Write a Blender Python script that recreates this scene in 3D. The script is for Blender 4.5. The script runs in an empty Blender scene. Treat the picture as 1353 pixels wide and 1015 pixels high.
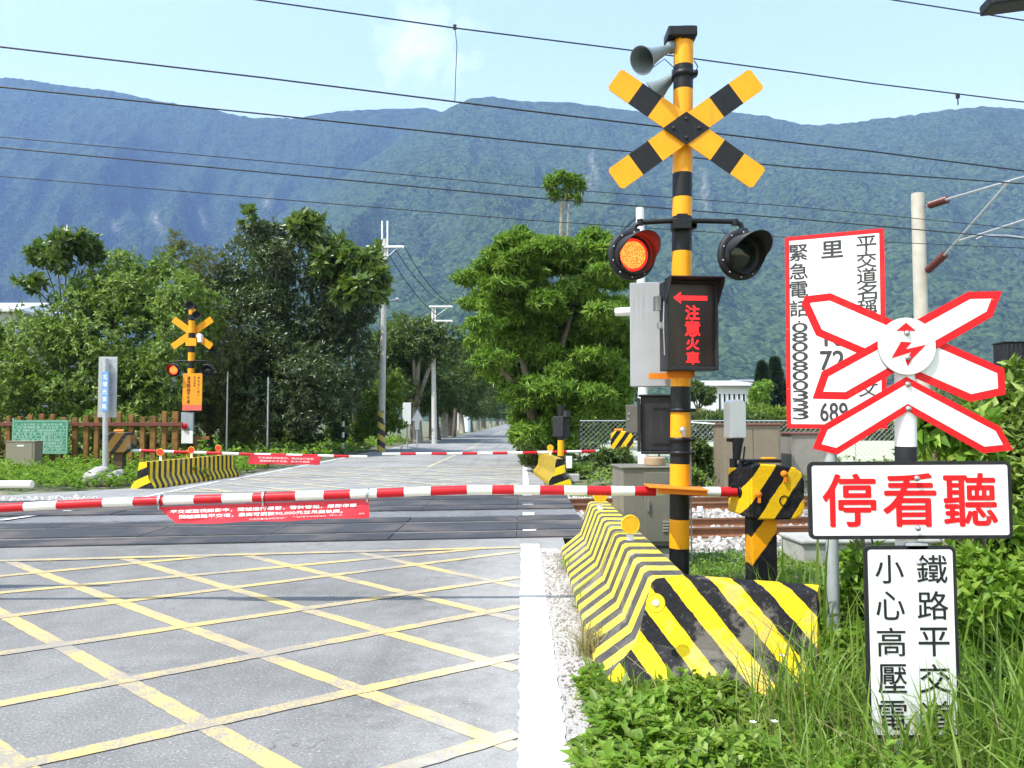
import bpy, math, random
import numpy as np
from mathutils import Vector, Matrix

S = bpy.context.scene
COL = S.collection
# ---------------------------------------------------------------- camera
F, CX, CY, HOR, VPX, CAMH = 1040.0, 676.5, 507.5, 555.0, 690.0, 1.6
PITCH = math.atan((HOR - CY) / F)
YAW = math.atan((VPX - CX) / F)
cam_d = bpy.data.cameras.new('camera'); cam = bpy.data.objects.new('camera', cam_d); COL.objects.link(cam)
cam_d.sensor_width = 36.0; cam_d.lens = F / 1353 * 36; cam_d.clip_start = 0.05; cam_d.clip_end = 30000
cam.location = (0, 0, CAMH); cam.rotation_euler = (math.pi / 2 + PITCH, 0, YAW)
S.camera = cam
# ---------------------------------------------------------------- light
TOSUN = Vector((-0.53, -0.38, 1.0)).normalized()
SUN_EL = math.asin(TOSUN.z); SUN_ROT = math.atan2(TOSUN.x, TOSUN.y)
sun_d = bpy.data.lights.new('sun', 'SUN'); sun = bpy.data.objects.new('sun', sun_d); COL.objects.link(sun)
sun_d.energy = 3.7; sun_d.angle = math.radians(0.53); sun_d.color = (1.0, 0.965, 0.91)
sun.rotation_euler = (-TOSUN).to_track_quat('-Z', 'Y').to_euler(); sun.location = (0, 0, 60)
W = bpy.data.worlds.new('World'); S.world = W; W.use_nodes = True
nt = W.node_tree; bg = nt.nodes['Background']; bg.inputs[1].default_value = 0.15
sky = nt.nodes.new('ShaderNodeTexSky'); sky.sky_type = 'NISHITA'; sky.sun_disc = False
sky.sun_elevation = SUN_EL; sky.sun_rotation = SUN_ROT % (2 * math.pi)
sky.altitude = 0; sky.air_density = 2.25; sky.dust_density = 1.0; sky.ozone_density = 0.0
tc = nt.nodes.new('ShaderNodeTexCoord')
# one thin cloud, as part of the sky
vd = nt.nodes.new('ShaderNodeVectorMath'); vd.operation = 'SUBTRACT'; vd.inputs[1].default_value = (-0.113, 0.893, 0.436)
vs = nt.nodes.new('ShaderNodeVectorMath'); vs.operation = 'MULTIPLY'; vs.inputs[1].default_value = (16, 16, 19)
vl = nt.nodes.new('ShaderNodeVectorMath'); vl.operation = 'LENGTH'
nz = nt.nodes.new('ShaderNodeTexNoise'); nz.inputs['Scale'].default_value = 34; nz.inputs['Detail'].default_value = 8; nz.inputs['Roughness'].default_value = .62
m3 = nt.nodes.new('ShaderNodeMath'); m3.operation = 'MULTIPLY'; m3.inputs[1].default_value = 2.6
ma = nt.nodes.new('ShaderNodeMath'); ma.operation = 'SUBTRACT'
mr = nt.nodes.new('ShaderNodeMapRange'); mr.inputs[1].default_value = 0.25; mr.inputs[2].default_value = 1.5; mr.inputs[4].default_value = 0.32
mx = nt.nodes.new('ShaderNodeMix'); mx.data_type = 'RGBA'; mx.inputs[7].default_value = (9.5, 10.0, 10.4, 1)
L = nt.links.new
L(tc.outputs['Generated'], vd.inputs[0]); L(vd.outputs[0], vs.inputs[0]); L(vs.outputs[0], vl.inputs[0])
L(tc.outputs['Generated'], nz.inputs['Vector']); L(nz.outputs['Fac'], m3.inputs[0]); L(m3.outputs[0], ma.inputs[0]); L(vl.outputs['Value'], ma.inputs[1])
L(ma.outputs[0], mr.inputs[0]); L(mr.outputs[0], mx.inputs[0]); L(sky.outputs[0], mx.inputs[6]); L(mx.outputs[2], bg.inputs[0])
# ---------------------------------------------------------------- exposure
S.view_settings.view_transform = 'Standard'; S.view_settings.look = 'None'
S.view_settings.exposure = 1.2; S.view_settings.gamma = 1; S.view_settings.use_curve_mapping = False
S.cycles.max_bounces = 8; S.cycles.diffuse_bounces = 3; S.cycles.glossy_bounces = 3
S.cycles.transparent_max_bounces = 12; S.cycles.use_denoising = True; S.cycles.volume_bounces = 0

# ---------------------------------------------------------------- geometry helpers
_R = cam.rotation_euler.to_matrix()
def P(px, py, D):
    """the place at depth D (metres along the road) seen at photo pixel (px, py)"""
    d = _R @ Vector(((px - CX) / F, -(py - CY) / F, -1.0))
    return Vector((0, 0, CAMH)) + d * (D / d.y)
def G(px, py, z=0.0):
    d = _R @ Vector(((px - CX) / F, -(py - CY) / F, -1.0))
    return Vector((0, 0, CAMH)) + d * ((z - CAMH) / d.z)
def V(*a): return Vector(a)

class Fr:
    """a plane to draw on: origin, u right, v up, n towards the viewer"""
    def __init__(s, o, u, v): s.o = Vector(o); s.u = Vector(u).normalized(); s.n = s.u.cross(Vector(v)).normalized(); s.v = s.n.cross(s.u).normalized()
    def p(s, a, b, c=0.0): return s.o + s.u * a + s.v * b + s.n * c
    def at(s, a, b, c=0.0): f = Fr(s.p(a, b, c), s.u, s.v); return f
def face(o, yaw=0.0, roll=0.0, tilt=0.0):
    """upright plane facing -Y; yaw>0 turns its right edge away, roll>0 turns clockwise-left"""
    M = Matrix.Rotation(yaw, 3, 'Z') @ Matrix.Rotation(tilt, 3, 'X') @ Matrix.Rotation(roll, 3, 'Y')
    return Fr(o, M @ V(1, 0, 0), M @ V(0, 0, 1))

_txt = {}
def text_geo(s, bold=0.0):
    k = (s, bold)
    if k not in _txt:
        c = bpy.data.curves.new('t', 'FONT'); c.body = s; c.offset = bold; c.resolution_u = 3
        o = bpy.data.objects.new('t', c); COL.objects.link(o)
        m = bpy.data.meshes.new_from_object(o.evaluated_get(bpy.context.evaluated_depsgraph_get()))
        vs = [tuple(v.co[:2]) for v in m.vertices]; fs = [tuple(p.vertices) for p in m.polygons]
        bpy.data.objects.remove(o); bpy.data.curves.remove(c); bpy.data.meshes.remove(m)
        _txt[k] = (vs, fs)
    return _txt[k]

class MB:
    def __init__(s): s.v = []; s.f = []; s.m = []
    def add(s, vs, fs, mi=0):
        b = len(s.v); s.v += [tuple(v) for v in vs]; s.f += [tuple(i + b for i in f) for f in fs]; s.m += [mi] * len(fs); return s
    def box(s, c, d, mi=0, R=None):
        R = R or Matrix.Identity(3); c = Vector(c)
        vs = [c + R @ V(x * d[0] / 2, y * d[1] / 2, z * d[2] / 2) for x in (-1, 1) for y in (-1, 1) for z in (-1, 1)]
        return s.add(vs, [(0, 1, 3, 2), (4, 6, 7, 5), (0, 4, 5, 1), (2, 3, 7, 6), (0, 2, 6, 4), (1, 5, 7, 3)], mi)
    def fbox(s, fr, a0, a1, b0, b1, c0, c1, mi=0):
        vs = [fr.p(a, b, c) for a in (a0, a1) for b in (b0, b1) for c in (c0, c1)]
        return s.add(vs, [(0, 1, 3, 2), (4, 6, 7, 5), (0, 4, 5, 1), (2, 3, 7, 6), (0, 2, 6, 4), (1, 5, 7, 3)], mi)
    def prism(s, fr, poly, c0, c1, mi=0):
        n = len(poly)
        if sum(poly[i][0] * poly[(i + 1) % n][1] - poly[(i + 1) % n][0] * poly[i][1] for i in range(n)) < 0: poly = poly[::-1]
        vs = [fr.p(a, b, c0) for a, b in poly] + [fr.p(a, b, c1) for a, b in poly]
        fs = [tuple(range(n))[::-1], tuple(range(n, 2 * n))] + [(i, (i + 1) % n, n + (i + 1) % n, n + i) for i in range(n)]
        return s.add(vs, fs, mi)
    def flat(s, fr, poly, c=0.0, mi=0):
        return s.add([fr.p(a, b, c) for a, b in poly], [tuple(range(len(poly)))], mi)
    def ring(s, path_pts, rads, n=12, mi=0, caps=True, mis=None):
        pts = [Vector(p) for p in path_pts]; vs = []; up = None
        for i, p in enumerate(pts):
            t = (pts[min(i + 1, len(pts) - 1)] - pts[max(i - 1, 0)]).normalized()
            if up is None: up = V(0, 0, 1) if abs(t.z) < 0.9 else V(0, 1, 0)
            a = t.cross(up).normalized(); b = a.cross(t).normalized(); up = b
            for k in range(n):
                w = 2 * math.pi * k / n; vs.append(p + (a * math.cos(w) + b * math.sin(w)) * rads[i])
        b0 = len(s.v); s.v += [tuple(v) for v in vs]
        for i in range(len(pts) - 1):
            for k in range(n):
                s.f.append((b0 + i * n + k, b0 + i * n + (k + 1) % n, b0 + (i + 1) * n + (k + 1) % n, b0 + (i + 1) * n + k)); s.m.append(mis[i] if mis else mi)
        if caps:
            s.f.append(tuple(b0 + k for k in range(n))[::-1]); s.m.append(mis[0] if mis else mi)
            q = b0 + (len(pts) - 1) * n; s.f.append(tuple(q + k for k in range(n))); s.m.append(mis[-1] if mis else mi)
        return s
    def cyl(s, p0, p1, r0, r1=None, n=14, mi=0): return s.ring([p0, p1], [r0, r0 if r1 is None else r1], n, mi)
    def tube(s, pts, r, n=8, mi=0): return s.ring(pts, [r] * len(pts), n, mi)
    def lathe(s, fr, prof, n=24, mi=0, a0=0.0, a1=2 * math.pi, mis=None):
        """profile of (radius, height along n) turned about n; partial turns stay open"""
        full = abs(a1 - a0 - 2 * math.pi) < 1e-6; K = n if full else n + 1; b0 = len(s.v)
        for r, h in prof:
            for k in range(K):
                w = a0 + (a1 - a0) * k / n; s.v.append(tuple(fr.p(r * math.cos(w), r * math.sin(w), h)))
        for i in range(len(prof) - 1):
            for k in range(n):
                k2 = (k + 1) % K
                s.f.append((b0 + i * K + k, b0 + i * K + k2, b0 + (i + 1) * K + k2, b0 + (i + 1) * K + k)); s.m.append(mis[i] if mis else mi)
        return s
    def text(s, fr, body, a, b, w, h, c=0.003, mi=0, bold=0.0, rot=0.0):
        if bold > .004:
            for i, (dx, dy) in enumerate(((-1, 0), (1, 0), (0, 1), (0, -1), (-.7, .7), (.7, -.7))): s.text(fr, body, a + dx * bold * min(w, h) * .8 if len(body) == 1 else a + dx * bold * h * .8, b + dy * bold * h * .8, w, h, c + .0001 * i, mi, 0, rot)
            return s
        vs, fs = text_geo(body, 0); xs = [v[0] for v in vs]; ys = [v[1] for v in vs]
        x0, x1, y0, y1 = min(xs), max(xs), min(ys), max(ys); cr, sr = math.cos(rot), math.sin(rot); out = []
        for x, y in vs:
            X = (x - (x0 + x1) / 2) / max(x1 - x0, 1e-6) * w; Y = (y - (y0 + y1) / 2) / max(y1 - y0, 1e-6) * h
            out.append(fr.p(a + X * cr - Y * sr, b + X * sr + Y * cr, c))
        return s.add(out, fs, mi)
    def vtext(s, fr, body, a, btop, size, pitch, c=0.003, mi=0, bold=0.0, wide=1.0):
        for i, ch in enumerate(body):
            if ch != ' ': s.text(fr, ch, a, btop - pitch * (i + .5), size * wide, size, c, mi, bold)
        return s
    def build(s, name, mats, parent=None, smooth=False, bevel=0.0, tag=None, solid=None, seg=2):
        mats = mats if isinstance(mats, (list, tuple)) else [mats]
        if parent is not None: org = Vector(parent['_abs'])
        else:
            A = np.array(s.v); org = Vector(((A[:, 0].min() + A[:, 0].max()) / 2, (A[:, 1].min() + A[:, 1].max()) / 2, A[:, 2].min()))
        me = bpy.data.meshes.new(name); me.from_pydata([(v[0] - org[0], v[1] - org[1], v[2] - org[2]) for v in s.v], [], s.f)
        for m in mats: me.materials.append(m)
        me.polygons.foreach_set('material_index', s.m)
        if smooth: me.polygons.foreach_set('use_smooth', [True] * len(me.polygons))
        me.update()
        o = bpy.data.objects.new(name, me); COL.objects.link(o); o['_abs'] = tuple(org)
        if parent is not None: o.parent = parent
        else: o.location = org
        if smooth and smooth != 'all':
            try: me.set_sharp_from_angle(angle=math.radians(38))
            except Exception: pass
        if solid:
            md = o.modifiers.new('solid', 'SOLIDIFY'); md.thickness = solid; md.offset = 0
        if bevel:
            md = o.modifiers.new('bevel', 'BEVEL'); md.width = bevel; md.segments = seg; md.limit_method = 'ANGLE'; md.angle_limit = math.radians(40)
        if tag: mark(o, *tag)
        return o

def mark(o, label=None, cat=None, group=None, kind=None):
    if label: o['label'] = label
    if cat: o['category'] = cat
    if group: o['group'] = group
    if kind: o['kind'] = kind
    return o
def thing(name, label, cat, loc, group=None):
    o = bpy.data.objects.new(name, None); COL.objects.link(o); o.location = loc; o['_abs'] = tuple(loc); o.empty_display_size = .2
    return mark(o, label, cat, group)
def copy_tree(o, parent=None):
    c = o.copy(); COL.objects.link(c); c.parent = parent
    for ch in list(o.children): copy_tree(ch, c)
    return c

# ---------------------------------------------------------------- materials
def newmat(name):
    m = bpy.data.materials.new(name); m.use_nodes = True; return m, m.node_tree, m.node_tree.nodes['Principled BSDF']
def N(t, kind, **kw):
    n = t.nodes.new('ShaderNode' + kind)
    for k, v in kw.items():
        if k in ('operation', 'data_type', 'blend_type', 'feature', 'distance', 'attribute_name', 'wave_type', 'bands_direction', 'noise_dimensions'): setattr(n, k, v)
        else:
            n.inputs[k.replace('_', ' ')].default_value = v
    return n
def ramp(t, fac, stops):
    r = t.nodes.new('ShaderNodeValToRGB'); e = r.color_ramp.elements
    while len(e) < len(stops): e.new(0.5)
    for i, (p, c) in enumerate(stops):
        e[i].position = p; e[i].color = (*c, 1) if len(c) == 3 else c
    t.links.new(fac, r.inputs[0]); return r
def mixc(t, fac, a, b):
    n = t.nodes.new('ShaderNodeMix'); n.data_type = 'RGBA'
    for i, x in ((0, fac), (6, a), (7, b)):
        if hasattr(x, 'links'): t.links.new(x, n.inputs[i])
        else: n.inputs[i].default_value = x if i == 0 else ((*x, 1) if len(x) == 3 else x)
    return n.outputs[2]
def objco(t): return t.nodes.new('ShaderNodeTexCoord').outputs['Object']
def noise(t, co, scale, detail=4, rough=0.55, dist=0.0):
    n = N(t, 'TexNoise', Scale=scale, Detail=detail, Roughness=rough, Distortion=dist); t.links.new(co, n.inputs['Vector']); return n.outputs['Fac']
def mrange(t, x, a, b, c=0.0, d=1.0):
    n = t.nodes.new('ShaderNodeMapRange'); t.links.new(x, n.inputs[0])
    for i, v in enumerate((a, b, c, d)): n.inputs[i + 1].default_value = v
    return n.outputs[0]
def math2(t, op, a, b=0.0):
    n = t.nodes.new('ShaderNodeMath'); n.operation = op
    for i, x in enumerate((a, b)):
        if hasattr(x, 'links'): t.links.new(x, n.inputs[i])
        else: n.inputs[i].default_value = x
    return n.outputs[0]
def bump(t, bs, h, strength=0.3, dist=0.02):
    b = N(t, 'Bump', Strength=strength, Distance=dist); t.links.new(h, b.inputs['Height']); t.links.new(b.outputs[0], bs.inputs['Normal'])

_pc = {}
def paint(name, col, rough=0.45, vary=0.10, scale=9.0, dirt=0.25, dirtcol=(0.10, 0.085, 0.065), metal=0.0, bmp=0.05, streak=0.35, chip=None, chipamt=0.0):
    """worn painted or bare surface: tone variation, dirt patches, chips"""
    if name in _pc: return _pc[name]
    m, t, bs = newmat(name); co = objco(t)
    n1 = noise(t, co, scale, 5); n2 = noise(t, co, scale * 2.7, 6, 0.65, 0.4)
    a = tuple(max(0, c * (1 - vary)) for c in col); b = tuple(min(1, c * (1 + vary)) for c in col)
    c = mixc(t, mrange(t, n1, .3, .7), a, b)
    c = mixc(t, mrange(t, n2, .56, .82, 0, dirt), c, dirtcol)
    if streak:
        mp = t.nodes.new('ShaderNodeMapping'); mp.inputs['Scale'].default_value = (1, 1, .06); t.links.new(co, mp.inputs[0]); n4 = noise(t, mp.outputs[0], 34, 4, .6); n5 = noise(t, co, 2.2, 3)
        c = mixc(t, math2(t, 'MULTIPLY', mrange(t, n4, .56, .74, 0, streak), mrange(t, n5, .35, .6)), c, dirtcol)
    if chip:
        n3 = noise(t, co, scale * 5, 5, 0.6); c = mixc(t, mrange(t, n3, 0.70 - chipamt, 0.72 - chipamt), c, chip)
    t.links.new(c, bs.inputs['Base Color'])
    t.links.new(mrange(t, n2, .2, .8, rough - .08, rough + .15), bs.inputs['Roughness']); bs.inputs['Metallic'].default_value = metal; bs.inputs['Specular IOR Level'].default_value = .3
    bump(t, bs, n2, bmp, 0.01); _pc[name] = m; return m
def emit(name, col, s, rough=0.4):
    m, t, bs = newmat(name); bs.inputs['Base Color'].default_value = (*[c * .4 for c in col], 1)
    bs.inputs['Emission Color'].default_value = (*col, 1); bs.inputs['Emission Strength'].default_value = s; bs.inputs['Roughness'].default_value = rough; return m
def leafmat(name, c1, c2, c3=None, trans=0.35, rough=0.45, spec=0.35):
    m, t, bs = newmat(name); g = t.nodes.new('ShaderNodeNewGeometry'); rnd = g.outputs['Random Per Island']
    co = objco(t); n1 = noise(t, co, 0.8, 3)
    c = ramp(t, rnd, [(0.0, c1), (0.55, c2), (1.0, c3 or c2)]).outputs[0]
    c = mixc(t, mrange(t, n1, .35, .7, 0, .45), c, c1)
    t.links.new(c, bs.inputs['Base Color']); bs.inputs['Roughness'].default_value = rough; bs.inputs['Specular IOR Level'].default_value = spec
    tr = t.nodes.new('ShaderNodeBsdfTranslucent'); mxs = t.nodes.new('ShaderNodeMixShader'); mxs.inputs[0].default_value = trans
    tcn = mixc(t, 0.55, c, (0.18, 0.30, 0.02)); t.links.new(tcn, tr.inputs['Color'])
    t.links.new(bs.outputs[0], mxs.inputs[1]); t.links.new(tr.outputs[0], mxs.inputs[2])
    t.links.new(mxs.outputs[0], t.nodes['Material Output'].inputs['Surface']); return m

YEL = (0.84, 0.345, 0.006); BLK = (0.008, 0.008, 0.010)
M_yel = paint('signal yellow paint', YEL, 0.4, .06, 6, .10); M_blk = paint('black paint', BLK, 0.42, .25, 8, .25, (.05, .05, .05))
M_lemon = paint('lemon paint', (0.80, 0.58, 0.015), 0.5, .07, 7, .2); M_red = paint('red paint', (0.62, 0.008, 0.016), 0.4, .08, 8, .10)
M_white = paint('white paint', (0.78, 0.78, 0.77), 0.4, .04, 6, .12, (.4, .38, .34)); M_sred = paint('sign red', (0.70, 0.008, 0.014), 0.42, .05, 5, .05, chip=(.7, .68, .66), chipamt=.0)
M_swhite = paint('sign white', (0.80, 0.80, 0.79), 0.35, .03, 4, .10, (.45, .43, .38)); M_sblk = paint('sign black', (0.018, 0.018, 0.022), .5, .2, 10, .1)
M_galv = paint('galvanised steel', (0.42, 0.44, 0.46), 0.42, .12, 12, .25, (.2, .2, .2), .35)
M_grey = paint('grey enamel', (0.30, 0.33, 0.36), 0.45, .06, 5, .2); M_dgrey = paint('dark grey plastic', (0.020, 0.021, 0.025), .5, .2, 9, .1)
M_cab = paint('taupe cabinet paint', (0.175, 0.165, 0.135), 0.5, .10, 5, .35, (.07, .06, .045)); M_conc = paint('concrete', (0.36, 0.35, 0.32), .9, .15, 6, .5, (.16, .15, .13), bmp=.4)
M_orange = paint('orange bracket paint', (0.72, 0.21, 0.015), .45, .1, 8, .2, (.2, .06, .02)); M_rust = paint('rust', (0.16, 0.062, 0.030), .8, .3, 10, .4, (.05, .025, .015), bmp=.4)
M_wood = paint('weathered brown timber', (0.20, 0.095, 0.030), .8, .35, 7, .45, (.06, .03, .02), bmp=.3); M_woodred = paint('red brown timber', (0.13, 0.040, 0.028), .7, .25, 7, .3, bmp=.3)
M_bolt = paint('bolt steel', (.45, .45, .46), .35, .1, 30, .3, (.2, .12, .06), .8)
# ================================================================ the setting
SL = 0.14                                    # the railway runs aslant to the road: y = Y0 + SL * x
TY = (12.0, 15.45)                           # track centre lines at x = 0
TDIR = V(1, SL, 0).normalized(); TNRM = V(-SL, 1, 0).normalized()
def T(x, y0, z=0.0): return V(x, y0 + SL * x, z)

def sheet(name, rows, m, cat_kind='structure', skirt=0.0):
    """quads between successive rows of points"""
    b = MB(); n = len(rows[0]); b.add([p for r in rows for p in r], [(i * n + k, i * n + k + 1, (i + 1) * n + k + 1, (i + 1) * n + k) for i in range(len(rows) - 1) for k in range(n - 1)])
    o = b.build(name, m); mark(o, kind=cat_kind); return o

def ground_mat():
    m, t, bs = newmat('earth and short grass'); co = objco(t)
    n1 = noise(t, co, 0.35, 5, .6); n2 = noise(t, co, 3.0, 6, .65); n3 = noise(t, co, 30, 4, .6)
    g = mixc(t, n3, (0.035, 0.065, 0.012), (0.10, 0.15, 0.03)); s = mixc(t, n3, (0.13, 0.11, 0.08), (0.28, 0.25, 0.20))
    f = math2(t, 'ADD', mrange(t, n1, .35, .65, 0, .6), mrange(t, n2, .4, .6, 0, .5))
    t.links.new(mixc(t, mrange(t, f, .35, .75), g, s), bs.inputs['Base Color']); bs.inputs['Roughness'].default_value = .95
    bump(t, bs, n3, .6, .03); return m
GM = ground_mat()
xs = [-6500, -400, -60, -20, -8.5, 0.9, 20, 60, 400, 6500]
rows = []
for y0, z in ((-900, -.03), (9.0, -.03), (9.9, -.20), (18.0, -.20), (18.9, -.03), (400, -.03), (9000, -.03)):
    rows.append([T(x, y0, z) if y0 < 100 else V(x, y0, z) for x in xs])
ground = sheet('ground', rows, GM)

def dust_mask(t, reach=1.0):
    g = t.nodes.new('ShaderNodeNewGeometry'); sx = t.nodes.new('ShaderNodeSeparateXYZ'); t.links.new(g.outputs['Position'], sx.inputs[0])
    nn = noise(t, g.outputs['Position'], 1.3, 6, .7); n2 = noise(t, g.outputs['Position'], 7, 5, .7)
    x = math2(t, 'ADD', sx.outputs[0], math2(t, 'ADD', mrange(t, nn, .2, .8, -.5, .5), mrange(t, n2, .2, .8, -.5, .5)))
    near = mrange(t, sx.outputs[1], 12, 9); return math2(t, 'MULTIPLY', mrange(t, x, -.95 * reach, .45), near)
def asphalt_mat(name, base, tint=(1.03, 1, .95)):
    m, t, bs = newmat(name); co = objco(t)
    big = noise(t, co, 0.5, 4, .6); mid = noise(t, co, 4, 5, .6); fine = noise(t, co, 60, 5, .75)
    vor = t.nodes.new('ShaderNodeTexVoronoi'); vor.inputs['Scale'].default_value = 70; t.links.new(co, vor.inputs['Vector'])
    st = mrange(t, vor.outputs['Distance'], .0, .55)
    lo = tuple(base * .72 * k for k in tint); hi = tuple(base * 1.18 * k for k in tint)
    c = mixc(t, mrange(t, big, .3, .7), lo, hi)
    c = mixc(t, mrange(t, mid, .45, .75, 0, .35), c, tuple(base * 1.35 * k for k in tint))
    c = mixc(t, mrange(t, fine, .56, .68, 0, .7), c, (0.60, 0.58, 0.56))
    c = mixc(t, mrange(t, fine, .44, .33, 0, .75), c, (0.05, 0.05, 0.055))
    sp1 = noise(t, co, 24, 3, .6); c = mixc(t, mrange(t, sp1, .66, .74, 0, .5), c, (0.58, 0.56, 0.54))
    st1 = noise(t, co, 2.3, 6, .7); c = mixc(t, mrange(t, st1, .60, .78, 0, .55), c, (0.07, 0.07, 0.075))
    mp = t.nodes.new('ShaderNodeMapping'); mp.inputs['Scale'].default_value = (1.5, .07, 1); t.links.new(co, mp.inputs[0]); trk = noise(t, mp.outputs[0], 1.4, 5, .6); c = mixc(t, mrange(t, trk, .54, .70, 0, .28), c, (0.085, 0.083, 0.080))
    if name == 'worn asphalt': c = mixc(t, math2(t, 'MULTIPLY', dust_mask(t), .50), c, (0.50, 0.485, 0.46))
    # fine cracks
    v2 = t.nodes.new('ShaderNodeTexVoronoi'); v2.feature = 'DISTANCE_TO_EDGE'; v2.inputs['Scale'].default_value = .45
    wa = t.nodes.new('ShaderNodeVectorMath'); wa.operation = 'ADD'; wn = N(t, 'TexNoise', Scale=2.2, Detail=5); t.links.new(co, wn.inputs['Vector'])
    t.links.new(co, wa.inputs[0]); t.links.new(wn.outputs['Color'], wa.inputs[1]); t.links.new(wa.outputs[0], v2.inputs['Vector'])
    cr = math2(t, 'MULTIPLY', mrange(t, v2.outputs['Distance'], .004, .0, 0, 1), mrange(t, big, .5, .6, 0, .7))
    c = mixc(t, cr, c, (0.03, 0.03, 0.032))
    t.links.new(c, bs.inputs['Base Color']); bs.inputs['Roughness'].default_value = .88; bs.inputs['Specular IOR Level'].default_value = .25
    bump(t, bs, math2(t, 'ADD', fine, st), .35, .006); return m
AM = asphalt_mat('worn asphalt', 0.195); AM2 = asphalt_mat('old pale asphalt', 0.26, (1.0, .99, .96))
# near road (with the wide apron on the left), the crossing slab, the far road
road = MB(); Z = .0
def quad(b, pts, mi=0): b.add(pts, [tuple(range(len(pts)))], mi)
quad(road, [V(-20, -6, Z), V(.55, -6, Z), T(.55, 10.75, Z), T(-20, 10.75, Z)])
o = road.build('road', AM); mark(o, kind='structure'); o.name = 'road'
fr_ = MB()
EL = [(17.0, -12.0), (18.4, -9.2), (20.5, -8.3), (24, -8.0), (32, -7.75), (50, -7.2), (72, -6.5), (110, -6.2), (420, -6.2)]
L_ = []; R_ = []
for y, x in EL: L_.append(V(x, y, Z)); R_.append(V(.30 if y > 22 else .55, y, Z))
L_[0] = T(-20, 16.95, Z); R_[0] = T(.55, 16.95, Z); L_.insert(1, T(-12.5, 16.95, Z)); R_.insert(1, T(.55, 16.97, Z))
n = len(L_); fr_.add(L_ + R_, [(i, n + i, n + i + 1, i + 1) for i in range(n - 1)])
o = fr_.build('far_road', AM2); mark(o, kind='structure')
slab = MB(); quad(slab, [T(-20, 10.75, -.012), T(.95, 10.75, -.012), T(.95, 16.95, -.012), T(-20, 16.95, -.012)])
sk = [T(.95, 10.75, -.012), T(.95, 16.95, -.012), T(.95, 16.95, -.3), T(.95, 10.75, -.3)]; quad(slab, sk)
o = slab.build('crossing_pavement', asphalt_mat('patched asphalt', .17, (1, 1, 1.02))); mark(o, kind='structure')
# verge strip of broken concrete and gravel between the road and the barrier
def gravel_mat(name, a, b, c3, sc=38):
    m, t, bs = newmat(name); co = objco(t)
    v = t.nodes.new('ShaderNodeTexVoronoi'); v.inputs['Scale'].default_value = sc; t.links.new(co, v.inputs['Vector'])
    n1 = noise(t, co, 1.6, 5, .65); n2 = noise(t, co, 14, 5)
    sp = t.nodes.new('ShaderNodeSeparateColor'); t.links.new(v.outputs['Color'], sp.inputs[0])
    c = ramp(t, sp.outputs[0], [(0, a), (.5, b), (1, c3)]).outputs[0]
    c = mixc(t, mrange(t, n1, .40, .62, 0, .85), c, (.20, .16, .12)); gp = t.nodes.new('ShaderNodeNewGeometry').outputs['Position']; sx = t.nodes.new('ShaderNodeSeparateXYZ'); t.links.new(gp, sx.inputs[0]); ed = math2(t, 'ADD', sx.outputs[0], mrange(t, n1, .2, .8, -.12, .12)); c = mixc(t, mrange(t, ed, .36, .46, .85, 0), c, (.42, .40, .37)) if 'verge' in name else c; c = mixc(t, mrange(t, ed, .48, .56, 0, .7), c, (.13, .10, .07)) if 'verge' in name else c; c = mixc(t, mrange(t, n2, .55, .75, 0, .5), c, (.55, .53, .5))
    t.links.new(c, bs.inputs['Base Color']); bs.inputs['Roughness'].default_value = .95; bump(t, bs, v.outputs['Distance'], .8, .012); return m
vg = MB(); quad(vg, [V(.22, -1, .004), V(.72, -1, .004), V(.72, 9.9, .004), V(.22, 9.9, .004)])
o = vg.build('verge', gravel_mat('broken verge gravel', (.17, .145, .115), (.34, .31, .27), (.56, .53, .49), 60)); mark(o, kind='structure')
# white edge line and yellow box junction
def marking_mat(name, col, wear=.5, under=(.22, .22, .225), sc=1.0):
    m, t, bs = newmat(name); co = objco(t)
    n1 = noise(t, co, 1.2 * sc, 5, .65); n2 = noise(t, co, 55, 4, .7); n3 = noise(t, co, 9, 6, .7)
    c = mixc(t, mrange(t, n3, .3, .7), tuple(x * .86 for x in col), col)
    w = math2(t, 'ADD', math2(t, 'MULTIPLY', n1, 1.0), math2(t, 'ADD', math2(t, 'MULTIPLY', n2, .8), math2(t, 'MULTIPLY', n3, .5)))
    c = mixc(t, mrange(t, w, 1.52 - wear * .4, 1.62 - wear * .4, 0, .8), c, under)
    c = mixc(t, math2(t, 'MULTIPLY', dust_mask(t, .8), .6 if 'yellow' in name else .25), c, (0.58, 0.56, 0.52))
    gp = t.nodes.new('ShaderNodeNewGeometry').outputs['Position']; tyre = noise(t, gp, 1.1, 6, .7); c = mixc(t, mrange(t, tyre, .50, .68, 0, .5), c, (.30, .27, .22))
    t.links.new(c, bs.inputs['Base Color']); bs.inputs['Roughness'].default_value = .75; bump(t, bs, n2, .25, .004); return m
WM = marking_mat('white road paint', (.70, .70, .68), 1.0, (.40, .39, .37)); YM = marking_mat('yellow road paint', (.60, .43, .16), 1.0); YM2 = marking_mat('faint yellow road paint', (.60, .50, .30), 1.0, (.27, .27, .26))
wl = MB(); rnd = random.Random(4)
def ragged(b, p0, p1, w, z, step=.08, jit=.005, mi=0):
    p0, p1 = Vector(p0), Vector(p1); d = p1 - p0; n = max(2, int(d.length / step)); nn = V(-d.y, d.x, 0).normalized(); vs = []
    for i in range(n + 1):
        q = p0 + d * (i / n); vs += [V(*(q + nn * (w / 2 + rnd.uniform(-jit, jit))).xy, z), V(*(q - nn * (w / 2 + rnd.uniform(-jit, jit))).xy, z)]
    b.add(vs, [(2 * i, 2 * i + 1, 2 * i + 3, 2 * i + 2) for i in range(n)], mi)
ragged(wl, V(.10, -4, 0), V(.10, 10.2, 0), .24, .010, .05, .009)
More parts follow.
